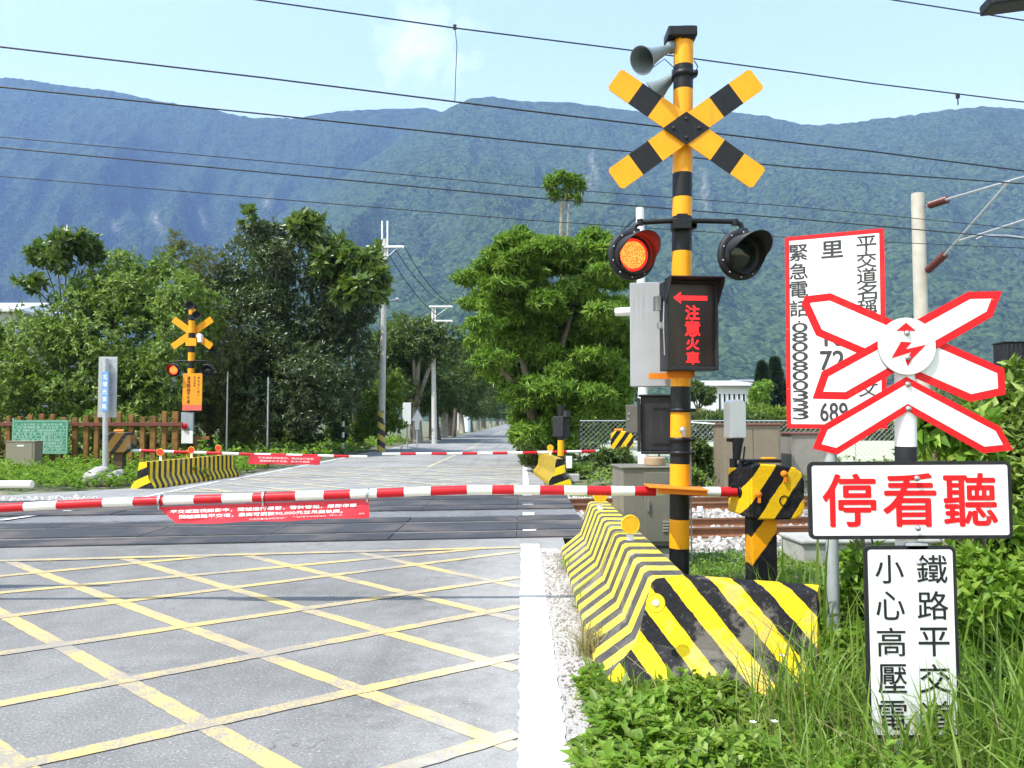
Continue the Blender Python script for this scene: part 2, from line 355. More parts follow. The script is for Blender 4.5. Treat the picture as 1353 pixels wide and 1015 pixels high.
for a, c in ((10.95, 12.25), (12.75, 13.7), (14.3, 15.5), (16.1, 17.2)): ragged(wl, V(.10, a, 0), V(.11, c, 0), .20, .008)
ragged(wl, V(.09, 17.2, 0), V(.05, 300, 0), .15, .008, 2.0, .0)
ragged(wl, G(0, 688), G(140, 668), .14, .008); ragged(wl, G(140, 668) , V(-7.9, 20.5, 0), .13, .008); ragged(wl, V(-7.75, 20.9, 0), V(-6.1, 110, 0), .13, .008, 2, 0)
o = wl.build('white_road_line', WM); mark(o, kind='structure')
yl = MB()
def far_y(x):
    a, b2 = G(0, 742), G(700, 723.5); return a.y + (b2.y - a.y) * (x - a.x) / (b2.x - a.x)
def boxline(pa, pb, z, w=.115):
    a, c = G(*pa), G(*pb); s = (c.y - a.y) / (c.x - a.x); pts = []
    xs_ = np.linspace(-9, -.03, 400); ok = [x for x in xs_ if 1.5 < a.y + s * (x - a.x) < far_y(x)]
    if ok: ragged(yl, V(ok[0], a.y + s * (ok[0] - a.x), 0), V(ok[-1], a.y + s * (ok[-1] - a.x), 0), w, z)
for pa, pb in (((74.5, 850.5), (281, 963.8)), ((20, 745), (653, 978)), ((183, 743.4), (649, 875)), ((338, 737), (649, 810.7)), ((485.6, 732.8), (668, 772))): boxline(pa, pb, .003)
for pa, pb in (((0, 762), (178, 745)), ((0, 784), (254.5, 760.5)), ((0, 816), (329, 774.5)), ((0, 864.5), (400, 805.5)), ((0, 931), (649, 808.7)), ((0, 1018), (641, 876.8)), ((532, 1015), (649, 980))): boxline(pa, pb, .006)
boxline((20, 1010), (110, 1080), .004)
ragged(yl, V(-9, far_y(-9), 0), V(-.03, far_y(-.03), 0), .13, .009)
o = yl.build('yellow_road_marking', YM); mark(o, kind='structure'); yl = MB()
for k in range(-6, 9):       # the box beyond the rails
    for s, z in ((1, .004), (-1, .008)):
        pts = []
        for x in np.linspace(-7.6, -.05, 60):
            y = 22.5 + s * (x + 3.8) * .85 + k * 1.45
            if 18.0 + SL * x + .3 < y < 26.5 + .05 * x: pts.append((x, y))
        if len(pts) > 3: ragged(yl, V(*pts[0], 0), V(*pts[-1], 0), .12, z, .6, .005)
ragged(yl, V(-7.7, 26.3, 0), V(-.05, 26.6, 0), .14, .012, .8, .004); ragged(yl, V(-7.9, 17.3, 0), V(-.05, 18.3, 0), .14, .012, .8, .004)
ragged(yl, V(-3.2, 26.7, 0), V(-2.9, 48, 0), .12, .004, 1.0, .003); ragged(yl, V(-3.0, 50, 0), V(-2.9, 120, 0), .12, .004, 2.0, 0)
o = yl.build('far_road_marking', YM2); mark(o, kind='structure')
# rubber crossing panels: each a slab of its own between and outside the rails
pm, t, bs = newmat('crossing panel rubber'); co = objco(t); n1 = noise(t, co, 1.5, 5); n2 = noise(t, co, 60, 3)
c = mixc(t, n1, (.030, .032, .038), (.075, .078, .088)); c = mixc(t, mrange(t, n2, .6, .75, 0, .4), c, (.25, .23, .21)); c = mixc(t, mrange(t, noise(t, co, .9, 5), .48, .66, 0, .65), c, (.17, .14, .12))
t.links.new(c, bs.inputs['Base Color']); bs.inputs['Roughness'].default_value = .88; bs.inputs['Specular IOR Level'].default_value = .2; bump(t, bs, n2, .5, .006)
def local_box(b, x0, x1, ya, yb, z0, z1, mi=0):
    vs = [T(x, y, z) for x in (x0, x1) for y in (ya, yb) for z in (z0, z1)]
    b.add(vs, [(0, 1, 3, 2), (4, 6, 7, 5), (0, 4, 5, 1), (2, 3, 7, 6), (0, 2, 6, 4), (1, 5, 7, 3)], mi)
rnd = random.Random(9)
for ti, y0 in enumerate(TY):
    deck = thing('crossing_deck', ('deck of black rubber panels that carries the road over the nearer track' if ti == 0 else 'deck of black rubber panels that carries the road over the farther track'), 'crossing deck', T(-9, y0, -.1), 'rubber decks of the level crossing')
    for part, (ya, yb) in enumerate(((-1.17, -.60), (-.45, .45), (.60, 1.17))):
        x = -19.0; k = 0
        while x < .95:
            x1 = min(x + 1.72, .95); b = MB(); dz = rnd.uniform(-.004, .006)
            local_box(b, x + .003, x1 - .003, y0 + ya + .004, y0 + yb - .004, -.10, .012 + dz)
            b.build('panel', pm, deck, bevel=.008)
            x = x1; k += 1
tar = MB(); rnd = random.Random(2)
for yy, w_ in ((10.79, .035), (13.21, .03), (14.24, .03), (16.66, .03)): ragged(tar, T(-19, yy), T(.9, yy), w_, .012, .07, .013)
o = tar.build('tar_joint', paint('tar', (.012, .012, .013), .7, .2, 8, .2)); mark(o, kind='structure')
# ballast and rails
bm_ = gravel_mat('railway ballast', (.20, .18, .155), (.36, .33, .30), (.58, .55, .51), 20)
bal = MB(); rowsb = []
for y0, z in ((9.75, -.195), (10.35, -.15), (17.3, -.15), (17.9, -.195)): rowsb.append([T(x, y0, z) for x in (.95, 8, 30, 200)])
rowsl = [[T(x, y0, z) for x in (-200, -60, -20)] for y0, z in ((9.75, -.195), (10.35, -.15), (17.3, -.15), (17.9, -.195))]
for rw in (rowsb, rowsl):
    n = len(rw[0]); bal.add([p for r in rw for p in r], [(i * n + k, i * n + k + 1, (i + 1) * n + k + 1, (i + 1) * n + k) for i in range(3) for k in range(n - 1)])
o = bal.build('ballast_bed', bm_); mark(o, kind='structure')
def scatter_stones(name, n, region, size, m, seed, label, zoff=0.0):
    R = np.random.RandomState(seed); pts = region(R, n); n = len(pts)
    ico = np.array([(0, 0, 1), (.89, 0, .45), (.28, .85, .45), (-.72, .53, .45), (-.72, -.53, .45), (.28, -.85, .45), (.72, .53, -.45), (-.28, .85, -.45), (-.89, 0, -.45), (-.28, -.85, -.45), (.72, -.53, -.45), (0, 0, -1)])
    fc = np.array([(0, 1, 2), (0, 2, 3), (0, 3, 4), (0, 4, 5), (0, 5, 1), (1, 6, 2), (2, 7, 3), (3, 8, 4), (4, 9, 5), (5, 10, 1), (1, 10, 6), (2, 6, 7), (3, 7, 8), (4, 8, 9), (5, 9, 10), (6, 11, 7)])
    s = R.uniform(.5, 1.25, (n, 1, 1)) * size; sh = R.uniform(.6, 1.3, (n, 1, 3)); jit = R.uniform(.75, 1.2, (n, 12, 1))
    a = R.uniform(0, 6.28, n); ca, sa = np.cos(a), np.sin(a); v = ico[None] * s * sh * jit
    x = v[..., 0] * ca[:, None] - v[..., 1] * sa[:, None]; y = v[..., 0] * sa[:, None] + v[..., 1] * ca[:, None]
    v = np.stack([x, y, v[..., 2]], -1) + pts[:, None, :]; f = (fc[None] + (np.arange(n) * 12)[:, None, None]).reshape(-1, 3)
    return np_mesh(name, v.reshape(-1, 3), f, m, label)
def np_mesh(name, v, f, m, kind=None, parent=None, smooth=False):
    me = bpy.data.meshes.new(name); k = f.shape[1]
    org = np.array(parent['_abs']) if parent is not None else np.array([v[:, 0].mean(), v[:, 1].mean(), v[:, 2].min()])
    v = v - org
    me.vertices.add(len(v)); me.vertices.foreach_set('co', v.astype(np.float32).ravel())
    me.loops.add(f.size); me.loops.foreach_set('vertex_index', f.astype(np.int32).ravel())
    me.polygons.add(len(f)); me.polygons.foreach_set('loop_start', np.arange(0, f.size, k, dtype=np.int32)); me.polygons.foreach_set('loop_total', np.full(len(f), k, dtype=np.int32))
    if smooth: me.polygons.foreach_set('use_smooth', np.ones(len(f), dtype=bool))
    me.update(calc_edges=True); me.validate(); me.materials.append(m)
    o = bpy.data.objects.new(name, me); COL.objects.link(o); o['_abs'] = tuple(org)
    if parent is not None: o.parent = parent
    else: o.location = org
    if kind: o['kind'] = kind
    return o
stm, t, bs = newmat('ballast stone'); g = t.nodes.new('ShaderNodeNewGeometry')
t.links.new(ramp(t, g.outputs['Random Per Island'], [(0, (.16, .14, .12)), (.35, (.33, .29, .25)), (.7, (.46, .43, .40)), (1, (.68, .66, .62))]).outputs[0], bs.inputs['Base Color']); bs.inputs['Roughness'].default_value = .9
def ballast_region(R, n):
    x = 1.0 + R.rand(n) ** 1.3 * 11; y = R.uniform(9.75, 17.6, n); keep = np.ones(n, bool)
    for c_ in TY:
        for s in (-.535, .535): keep &= np.abs(y - c_ - s) > .085
    x, y = x[keep], y[keep]; return np.stack([x, y + SL * x, np.where(y < 10.3, -.18, -.145) + R.uniform(-.01, .02, len(x))], 1)
scatter_stones('ballast_stones', 11000, ballast_region, .034, stm, 3, 'stuff')
def verge_region(R, n):
    x = .24 + R.rand(n) * .34; y = 2.4 + R.rand(n) ** 1.2 * 7.2; return np.stack([x, y, np.full(n, .006)], 1)
scatter_stones('verge_pebbles', 1500, verge_region, .010, paint('verge stone', (.26, .23, .20), .9, .4, 3, .4), 5, 'stuff')
def left_gravel(R, n):
    x = -16 + R.rand(n) * 7.2; y0 = 17.0 + R.rand(n) * .75; return np.stack([x, y0 + SL * x, np.full(n, -.06) + R.rand(n) * .05], 1)
scatter_stones('trackside_gravel', 1600, left_gravel, .045, stm, 6, 'stuff')
def rail_prof(): return [(-.062, 0), (.062, 0), (.062, .012), (.012, .030), (.012, .105), (.034, .118), (.034, .145), (-.034, .145), (-.034, .118), (-.012, .105), (-.012, .030), (-.062, .012)]
M_railside = paint('rusty rail', (.20, .085, .042), .75, .25, 3, .4, (.09, .04, .025), bmp=.3); M_railtop = paint('worn rail head', (.42, .36, .31), .35, .2, 4, .3, (.25, .13, .08), .6)
for ti, y0 in enumerate(TY):
    for si, s in enumerate((-.533, .533)):
        b = MB(); pr = rail_prof(); n = len(pr)
        A = [T(-90, y0 + s + u, z - .142) for u, z in pr]; B = [T(90, y0 + s + u, z - .142) for u, z in pr]
        b.add(A + B, [(i, (i + 1) % n, n + (i + 1) % n, n + i) for i in range(n)])
        b.m = [1 if i == 6 else 0 for i in range(n)]
        o = b.build('rail', [M_railside, M_railtop]); mark(o, '%s rusty rail of the %s track' % (('nearer', 'farther')[si], ('nearer', 'farther')[ti]), 'rail', 'railway rails')

# ---------------------------------------------------------------- mountains
def vnoise(x, y, seed):
    R = np.random.RandomState(seed); tab = R.rand(256, 256); xi = np.floor(x).astype(int); yi = np.floor(y).astype(int); fx = x - xi; fy = y - yi
    fx = fx * fx * (3 - 2 * fx); fy = fy * fy * (3 - 2 * fy); a = tab[xi % 256, yi % 256]; b = tab[(xi + 1) % 256, yi % 256]; c = tab[xi % 256, (yi + 1) % 256]; d = tab[(xi + 1) % 256, (yi + 1) % 256]
    return (a * (1 - fx) + b * fx) * (1 - fy) + (c * (1 - fx) + d * fx) * fy
def fbm(x, y, seed, o=4):
    s = 0; a = 1; q = 0
    for i in range(o): s = s + a * vnoise(x * 2 ** i, y * 2 ** i, seed + i); q += a; a *= .5
    return s / q
def forest_mat(name, c1, c2, c3, scarcol=(.34, .31, .27)):
    m, t, bs = newmat(name); co = objco(t)
    n1 = noise(t, co, .0035, 6, .6); n2 = noise(t, co, .05, 5, .75); n4 = noise(t, co, .011, 4, .6)
    wn = N(t, 'TexNoise', Scale=.02, Detail=4); t.links.new(co, wn.inputs['Vector']); ws = t.nodes.new('ShaderNodeVectorMath'); ws.operation = 'SCALE'; ws.inputs['Scale'].default_value = 34; t.links.new(wn.outputs['Color'], ws.inputs[0]); wa = t.nodes.new('ShaderNodeVectorMath'); wa.operation = 'ADD'; t.links.new(co, wa.inputs[0]); t.links.new(ws.outputs[0], wa.inputs[1])
    v = t.nodes.new('ShaderNodeTexVoronoi'); v.inputs['Scale'].default_value = .105; v.inputs['Randomness'].default_value = 1; t.links.new(wa.outputs[0], v.inputs['Vector'])
    sp = t.nodes.new('ShaderNodeSeparateColor'); t.links.new(v.outputs['Color'], sp.inputs[0])
    c = mixc(t, mrange(t, n1, .35, .65), c1, c2); c = mixc(t, mrange(t, n4, .42, .62, 0, .6), c, tuple(k * 1.5 for k in c2)); c = mixc(t, mrange(t, n2, .45, .68, 0, .9), c, c3)
    c = mixc(t, mrange(t, sp.outputs[0], .25, 1, 0, .65), c, c3); c = mixc(t, mrange(t, sp.outputs[1], .6, .95, 0, .75), c, tuple(k * .4 for k in c1))
    at = t.nodes.new('ShaderNodeAttribute'); at.attribute_name = 'scar'
    c = mixc(t, math2(t, 'MULTIPLY', at.outputs['Fac'], mrange(t, n2, .35, .6, .1, 1)), c, scarcol)
    t.links.new(c, bs.inputs['Base Color']); bs.inputs['Roughness'].default_value = 1; bs.inputs['Specular IOR Level'].default_value = 0
    h = math2(t, 'SUBTRACT', math2(t, 'MULTIPLY', n2, .8), v.outputs['Distance']); bump(t, bs, h, .8, 8.0); return m
def mountain(name, sky_pts, Yr, Y0, mat, seed, u0=-1.15, u1=1.15, nu=620, nv=170, spur=.20, scars=()):
    u = np.linspace(u0, u1, nu); px = 690 + u * 1040; py = np.interp(px, [p[0] for p in sky_pts], [p[1] for p in sky_pts])
    el = (555 - py) / 1040
    t = np.concatenate([np.linspace(0, 1, nv - 12), 1 + np.linspace(.01, .11, 12)]); Yrid = Yr(u); UU, TT = np.meshgrid(u, t); YR = np.broadcast_to(Yrid, UU.shape)
    Yg = Y0 + (YR - Y0) * TT; ZR = np.maximum(el * Yrid, 5)[None]; tt = np.clip(TT, 0, 1)
    w = np.sin(np.pi * tt) ** .8; X = UU * Yg
    sp = fbm(X / 520 + Yg / 2400, Yg / 1500, seed, 4) - .5; s2 = 1 - np.abs(2 * fbm(X / 330, Yg / 700, seed + 20, 4) - 1)
    shape = tt ** 1.25 + spur * w * (sp * 1.3 + (s2 - .8) * 1.0); z = ZR * shape
    z = np.where(TT > 1, ZR * (1 - (TT - 1) * 1.6), z)
    gul = np.abs(2 * fbm(X / 190 + .6 * fbm(X / 400, Yg / 400, seed + 60, 2), Yg / 900, seed + 50, 3) - 1); z = z - ZR * .022 * w * np.clip(1 - gul * 4, 0, 1) * np.clip(tt * 3, 0, 1)
    rough = (fbm(X / 26, Yg / 26, seed + 40, 3) - .5) * 26 * np.clip(tt * 8, 0, 1); z = z + rough * np.where(TT > .985, .55, 1) - 6
    v = np.stack([X, Yg, z], -1).reshape(-1, 3); i = np.arange(nv - 1)[:, None] * nu + np.arange(nu - 1)[None]
    f = np.stack([i, i + 1, i + nu + 1, i + nu], -1).reshape(-1, 4); o = np_mesh(name, v, f, mat, 'structure', None, True)
    PX = 690 + v[:, 0] / v[:, 1] * 1040; PY = 555 - (v[:, 2] - 1.6) / v[:, 1] * 1040; sc = np.zeros(len(v))
    for a, b, wd, ht, k in scars:
        wob = 4 * np.sin(PY / 9 + a); sc = np.maximum(sc, k * np.exp(-((PX - a - wob) / wd) ** 2) * np.clip(1.5 - np.abs((PY - b) / ht), 0, 1))
    at = o.data.attributes.new('scar', 'FLOAT', 'POINT'); at.data.foreach_set('value', sc.astype(np.float32)); return o
FM1 = forest_mat('far forest', (.012, .028, .014), (.028, .052, .020), (.080, .120, .045)); FM2 = forest_mat('near forest', (.015, .030, .013), (.028, .052, .020), (.090, .135, .050))
skyA = [(-700, 60), (-300, 78), (0, 89), (50, 97), (130, 107), (200, 122), (270, 133), (320, 145), (380, 147), (440, 138), (480, 135), (560, 133), (640, 150), (800, 230), (1000, 330), (1400, 420), (2000, 430)]
skyB = [(-600, 520), (-100, 460), (60, 410), (180, 375), (280, 325), (350, 285), (420, 245), (490, 200), (550, 158), (585, 137), (605, 128), (620, 120), (650, 118), (690, 125), (760, 127), (800, 133), (850, 140), (900, 135), (950, 140), (1010, 145), (1060, 157), (1085, 160), (1110, 157), (1150, 153), (1200, 147), (1250, 140), (1300, 135), (1353, 138), (1500, 150), (2000, 210)]
mountain('far_mountain', skyA, lambda u: 3900 + 0 * u, 2400, FM1, 11, spur=.30, scars=((200, 290, 4, 14, .8), (263, 287, 5, 12, .9), (143, 296, 7, 8, .5), (352, 262, 5, 8, .6), (125, 300, 5, 6, .5), (390, 300, 10, 10, .5)))
mountain('near_mountain', skyB, lambda u: 3450 - 350 * np.clip((u - .28) / .2, 0, 1) + 60 * np.sin(u * 9), 1000, FM2, 31, scars=((786, 215, 3, 20, .6), (783, 240, 3, 18, .45), (930, 240, 4, 16, .55), (937, 262, 4, 14, .45), (480, 150, 5, 5, 0)))
# ---------------------------------------------------------------- haze
hz = MB(); hz.box((0, 1650, 990), (10400, 5100, 2040)); hm = bpy.data.materials.new('air'); hm.use_nodes = True; ht = hm.node_tree
ht.nodes.remove(ht.nodes['Principled BSDF']); pv = ht.nodes.new('ShaderNodeVolumePrincipled'); pv.inputs['Color'].default_value = (.30, .48, 1.0, 1); pv.inputs['Density'].default_value = HAZE = 1.45e-4; pv.inputs['Anisotropy'].default_value = 0.0
ht.links.new(pv.outputs[0], ht.nodes['Material Output'].inputs['Volume'])
hz_o = hz.build('haze', hm); mark(hz_o, kind='stuff')
# ================================================================ crossing signals and barriers
def stripe_mat(name, dirv, period, off, c1, c2, duty=.5, wear=.12, rough=.5):
    m, t, bs = newmat(name); co = objco(t)
    d = t.nodes.new('ShaderNodeVectorMath'); d.operation = 'DOT_PRODUCT'; d.inputs[1].default_value = dirv; t.links.new(co, d.inputs[0])
    n0 = noise(t, co, 12, 4); x = math2(t, 'ADD', d.outputs['Value'], mrange(t, n0, 0, 1, -.012, .012))
    f = math2(t, 'FRACT', math2(t, 'ADD', math2(t, 'DIVIDE', x, period), off)); msk = mrange(t, f, duty - .01, duty + .01)
    n1 = noise(t, co, 7, 6, .65); n2 = noise(t, co, 40, 5, .7)
    a = mixc(t, mrange(t, n1, .3, .7), tuple(k * .88 for k in c1), c1); b = mixc(t, mrange(t, n1, .3, .7), tuple(k * .6 for k in c2), tuple(k * 1.5 for k in c2))
    c = mixc(t, msk, a, b); c = mixc(t, mrange(t, n2, .60, .72, 0, min(1, wear * 4)), c, (.27, .26, .24)); n6 = noise(t, co, 2.6, 7, .7); c = mixc(t, mrange(t, n6, .53, .60, 0, min(.8, wear * 4)), c, (.24, .215, .18)); c = mixc(t, mrange(t, n1, .6, .8, 0, wear * 2), c, (.12, .10, .08))
    t.links.new(c, bs.inputs['Base Color']); bs.inputs['Roughness'].default_value = rough; bs.inputs['Specular IOR Level'].default_value = .22; n7 = noise(t, co, 16, 5, .7); bump(t, bs, math2(t, 'ADD', n2, n7), .5, .008); return m

def gate_mats(): return [M_white, M_red]
M_gred = paint('gate red', (.52, .010, .018), .4, .12, 9, .15); M_gwhite = paint('gate white', (.78, .78, .76), .4, .05, 9, .15, (.4, .36, .3))
# ---- near signal post
ND = 6.8
base = P(896.8, 800, ND); base.z = 0
def pz(py): return P(900, py, ND).z
sig = thing('crossing_signal', 'tall black and orange crossing signal post with striped cross, lit red lamp and arrow display', 'crossing signal', base)
top = P(903.2, 48, ND); ax = (top - base)
def onpole(py): z = pz(py); return base + ax * (z / ax.z)
bands = [(52, 0), (88, 1), (120, 0), (230, 1), (262, 0), (287, 1), (333, 0), (511, 1), (543, 0), (582, 1), (613, 0), (648, 1), (686, 0), (724, 1)]
pts = []; mis = []
for i, (y, c) in enumerate(bands): pts.append(onpole(y)); mis.append(c)
pts.append(base); b = MB(); b.ring(pts, [.085] * len(pts), 28, 0, True, mis); b.build('pole', [M_yel, M_blk], sig, True)
# collars
b = MB()
for y, h in ((96, .05), (290, .10), (296, .05), (540, .03), (578, .035), (596, .03)):
    p = onpole(y); b.cyl(p, p + V(0, 0, -h), .099, .099, 20); b.box(p + V(.09, -.03, -h / 2), (.05, .07, h * .8))
b.build('clamp_band', M_blk, sig, True, .004)
fr = face(onpole(178) + V(0, -.13, 0), 0, 0)
th = math.radians(35.6); HL, HW = .755, .107
for s in (1, -1):
    b = MB(); f2 = Fr(fr.p(0, 0, .0 if s > 0 else .014), fr.u * math.cos(th) + fr.v * math.sin(th) * s, fr.v * math.cos(th) - fr.u * math.sin(th) * s)
    cuts = [(-HL, -.53, 0), (-.53, -.325, 1), (-.325, .325, 0), (.325, .53, 1), (.53, HL, 0)]
    for a0, a1, mi in cuts:
        r = .022
        poly = [(a0, -HW), (a1, -HW), (a1, HW), (a0, HW)]
        if a0 == -HL: poly = [(a0, -HW + r), (a0 + r, -HW), (a1, -HW), (a1, HW), (a0 + r, HW), (a0, HW - r)]
        if a1 == HL: poly = [(a0, -HW), (a1 - r, -HW), (a1, -HW + r), (a1, HW - r), (a1 - r, HW), (a0, HW)]
        b.prism(f2, poly, -.006, .006, mi)
    b.build('cross_arm', [M_yel, M_blk], sig)
b = MB(); hx, hy = .20, .143; b.prism(fr.at(0, 0, .024), [(-hx, 0), (0, -hy), (hx, 0), (0, hy)], -.004, .005); cp = b.build('cross_plate', M_blk, sig)
b = MB()
for x, y in ((-.11, 0), (.11, 0), (0, -.085), (0, .08)): b.lathe(fr.at(x, y, .029), [(.016, 0), (.016, .008), (.009, .012), (0, .012)], 10)
b.build('bolt', M_dgrey, cp, True)
b = MB(); b.box(onpole(178) + V(0, -.085, 0), (.10, .075, .16)); b.build('cross_bracket', M_blk, sig)
# top cap and horns
b = MB(); p = onpole(48); b.fbox(face(p), -.155, .10, -.045, .045, -.12, .11); b.fbox(face(p), -.04, .085, -.06, .055, -.105, .095); b.build('top_cap', M_blk, sig, bevel=.012)
M_horn = paint('grey horn paint', (.17, .21, .23), .5, .15, 9, .3)
def horn(px, py, mouth, tail, name, par):
    m0, t0 = P(*mouth), P(*tail); f = Fr(t0, (m0 - t0).cross(V(0, 0, 1)), (m0 - t0).cross(V(0, 0, 1)).cross(m0 - t0)); f = Fr(t0, f.u, f.v)
    if f.n.dot(m0 - t0) < 0: f = Fr(t0, -f.u, f.v)
    Ln = (m0 - t0).length; b = MB()
    b.lathe(f, [(0, -.10), (.05, -.10), (.055, -.02), (.035, .0), (.038, Ln * .15), (.055, Ln * .45), (.08, Ln * .75), (.115, Ln), (.122, Ln), (.118, Ln - .008), (.075, Ln * .72), (.03, Ln * .2), (0, Ln * .18)], 22)
    h = b.build(name, M_horn, par, True); b = MB(); b.cyl(t0 + f.n * -.02, onpole(66 if py < 90 else 98), .016, .016, 8); b.box(t0 + f.n * -.06, (.06, .05, .05)); b.build('bracket', M_blk, h)
horn(860, 75, (848, 80, 6.55), (884, 64, 6.78), 'horn_speaker', sig); horn(875, 112, (864, 123, 6.95), (890, 101, 6.88), 'horn_speaker', sig)
b = MB(); q = [P(917, 80, 6.75), P(922, 88, 6.75), P(917, 100, 6.75), P(908, 104, 6.72)]; b.tube(q, .005, 6); q = [P(862, 90, 6.7), P(878, 78, 6.74), P(893, 92, 6.75)]; b.tube(q, .004, 6); b.build('cable', M_blk, sig, True)
# lamp arm
b = MB(); yA = onpole(293) + V(0, -.11, 0); xl, xr = P(843, 296, 6.69), P(978, 297, 6.69)
b.tube([P(838, 306, 6.69), P(839, 299, 6.69), P(846, 294, 6.69), P(900, 291.5, 6.69), P(972, 293, 6.69), P(979, 297, 6.69), P(981, 306, 6.69)], .022, 12)
b.box(P(900, 297, 6.70), (.16, .10, .085)); b.box(P(901, 287, 6.69), (.09, .06, .05))
for x in (838, 981): b.cyl(P(x, 303, 6.69), P(x, 308.5, 6.69), .05, .05, 14)
for x in (846, 971): b.cyl(P(x, 290, 6.69), P(x, 298, 6.69), .03, .03, 12)
b.build('lamp_arm', M_blk, sig, True, .004)
M_lens_on, t, bs = newmat('lit lamp lens'); co = objco(t); v = t.nodes.new('ShaderNodeTexVoronoi'); v.inputs['Scale'].default_value = 85; t.links.new(co, v.inputs['Vector'])
t.links.new(mixc(t, mrange(t, v.outputs['Distance'], .15, .55), (1.0, .42, .07), (1.0, .10, .015)), bs.inputs['Emission Color']); bs.inputs['Emission Strength'].default_value = 1.25; bs.inputs['Base Color'].default_value = (.3, .02, .01, 1)
M_lens_rim = emit('lit lamp rim', (1.0, .015, .008), 1.2); M_lens_off, t, bs = newmat('unlit lamp lens'); bs.inputs['Base Color'].default_value = (.012, .02, .017, 1); bs.inputs['Roughness'].default_value = .12
M_vred = paint('visor red glow', (.30, .02, .02), .35, .1, 8, .1)  # the lit lamp's red reflection inside its visor, put into the colour
def flasher(c, lit, par, k=1.0, dirn=(.30, -1, -.10)):
    n_ = Vector(dirn).normalized(); u = V(0, 0, 1).cross(n_).normalized(); f = Fr(c, u, n_.cross(u)); b = MB()
    b.lathe(f, [(0, -.11 * k), (.10 * k, -.11 * k), (.15 * k, -.06 * k), (.205 * k, -.045 * k), (.218 * k, -.035 * k), (.218 * k, .0), (.205 * k, .012 * k), (.165 * k, .012 * k), (.150 * k, .0), (.130 * k, -.004 * k)], 36)
    b.lathe(f, [(.168 * k, .008 * k), (.164 * k, .10 * k)], 36)
    h = b.build('signal_lamp', M_dgrey, par, 'all')
    # visor: a hood longer above than below
    b = MB(); n = 40; vs = []; vin = []
    for i in range(n + 1):
        w = math.radians(-215 + 250 * i / n) + math.radians(0); w = math.radians(-35 + 250 * i / n); ln = (.10 + .20 * max(0, math.sin(w)) ** .7 if math.sin(w) > 0 else .10 + .05 * math.sin(w)) * k
        vs += [f.p(.172 * k * math.cos(w), .172 * k * math.sin(w), .01), f.p(.176 * k * math.cos(w), .176 * k * math.sin(w), ln)]; vin += [f.p(.1655 * k * math.cos(w), .1655 * k * math.sin(w), .01), f.p(.1695 * k * math.cos(w), .1695 * k * math.sin(w), ln)]
    fs = [(2 * i, 2 * i + 2, 2 * i + 3, 2 * i + 1) for i in range(n)]; b.add(vs, fs, 0); b.add(vin, [x[::-1] for x in fs], 1)
    q = 2 * (n + 1); b.add([], [], 0); b.f += [(2 * i + 1, 2 * i + 3, q + 2 * i + 3, q + 2 * i + 1) for i in range(n)]; b.m += [0] * n
    b.build('visor', [M_dgrey, M_vred if lit else M_dgrey], h, 'all')
    b = MB(); b.lathe(f, [(.14 * k, .002), (.118 * k, .006)], 28, 0); b.lathe(f, [(.118 * k, .006), (.10 * k, .012 * k), (.06 * k, .02 * k), (.0, .023 * k)], 28, 1)
    b.build('lens', [M_lens_rim, M_lens_on] if lit else [M_dgrey, M_lens_off], h, True)
    b = MB()
    for i in range(10):
        w = i * math.pi / 5 + .3; b.lathe(f.at(.192 * k * math.cos(w), .192 * k * math.sin(w), .012 * k), [(.008 * k, 0), (.006 * k, .006 * k), (0, .007 * k)], 8)
    b.build('screw', M_bolt, h, True); return h
flasher(P(836, 337, 6.62), True, sig, .98); flasher(P(980, 337, 6.62), False, sig, .98)
# arrow display
fd = Fr(P(914.5, 430, 6.56), Matrix.Rotation(.10, 3, 'Z') @ V(1, 0, 0), V(0.004, 0, 1)); hw, hh = .222, .375
b = MB(); b.fbox(fd, -hw, hw, -hh, hh, -.20, -.03); b.fbox(fd, -hw, -hw + .022, -hh, hh, -.03, .012); b.fbox(fd, hw - .022, hw, -hh, hh, -.03, .012); b.fbox(fd, -hw + .022, hw - .022, -hh, -hh + .028, -.03, .012); b.fbox(fd, -hw + .022, hw - .022, hh - .022, hh, -.03, .012)
disp = b.build('display_box', M_dgrey, sig, bevel=.004)
b = MB(); fside = [( -.0, hh + .002), (.17, hh + .012), (.17, hh - .03), (.012, hh - .19), (.0, hh - .19)]
for sx in (-hw - .004, hw): 
    ff = Fr(fd.p(sx, 0, 0), fd.n, fd.v); b.prism(ff, fside, -.004 if sx > 0 else -.004, .0)
b.fbox(fd, -hw - .004, hw + .004, hh + .003, hh + .012, -.02, .165); b.build('hood', M_dgrey, disp)
M_disp, t, bs = newmat('display panel'); bs.inputs['Base Color'].default_value = (.018, .014, .012, 1); bs.inputs['Roughness'].default_value = .3
b = MB(); b.flat(fd.at(0, 0, -.028), [(-hw + .02, -hh + .024), (hw - .02, -hh + .024), (hw - .02, hh - .02), (-hw + .02, hh - .02)]); b.build('panel', M_disp, disp)
M_led = emit('lit red display', (1.0, .012, .015), 1.1)
b = MB(); fl = fd.at(0, 0, -.026)
b.flat(fl, [(-.150, .235), (-.085, .285), (-.085, .252), (.140, .252), (.140, .215), (-.085, .215), (-.085, .185)])
for ch, yy, w, h in (('注', .112, .118, .118), ('意', -.022, .126, .126), ('火', -.150, .108, .100), ('車', -.272, .110, .102)): b.text(fl, ch, .012, yy, w, h, 0, 0, .035)
b.build('lettering', M_led, disp)
# wiring side fittings
b = MB(); b.fbox(fd, -hw - .06, -hw - .012, .14, .26, -.18, -.10); b.fbox(fd, -hw - .05, -hw - .002, -.02, .03, -.10, -.04); b.tube([fd.p(-hw - .01, .2, -.02), fd.p(-hw - .02, .0, -.01), fd.p(-hw - .008, -.25, -.02)], .006, 6); b.build('hinge', M_bolt, disp)
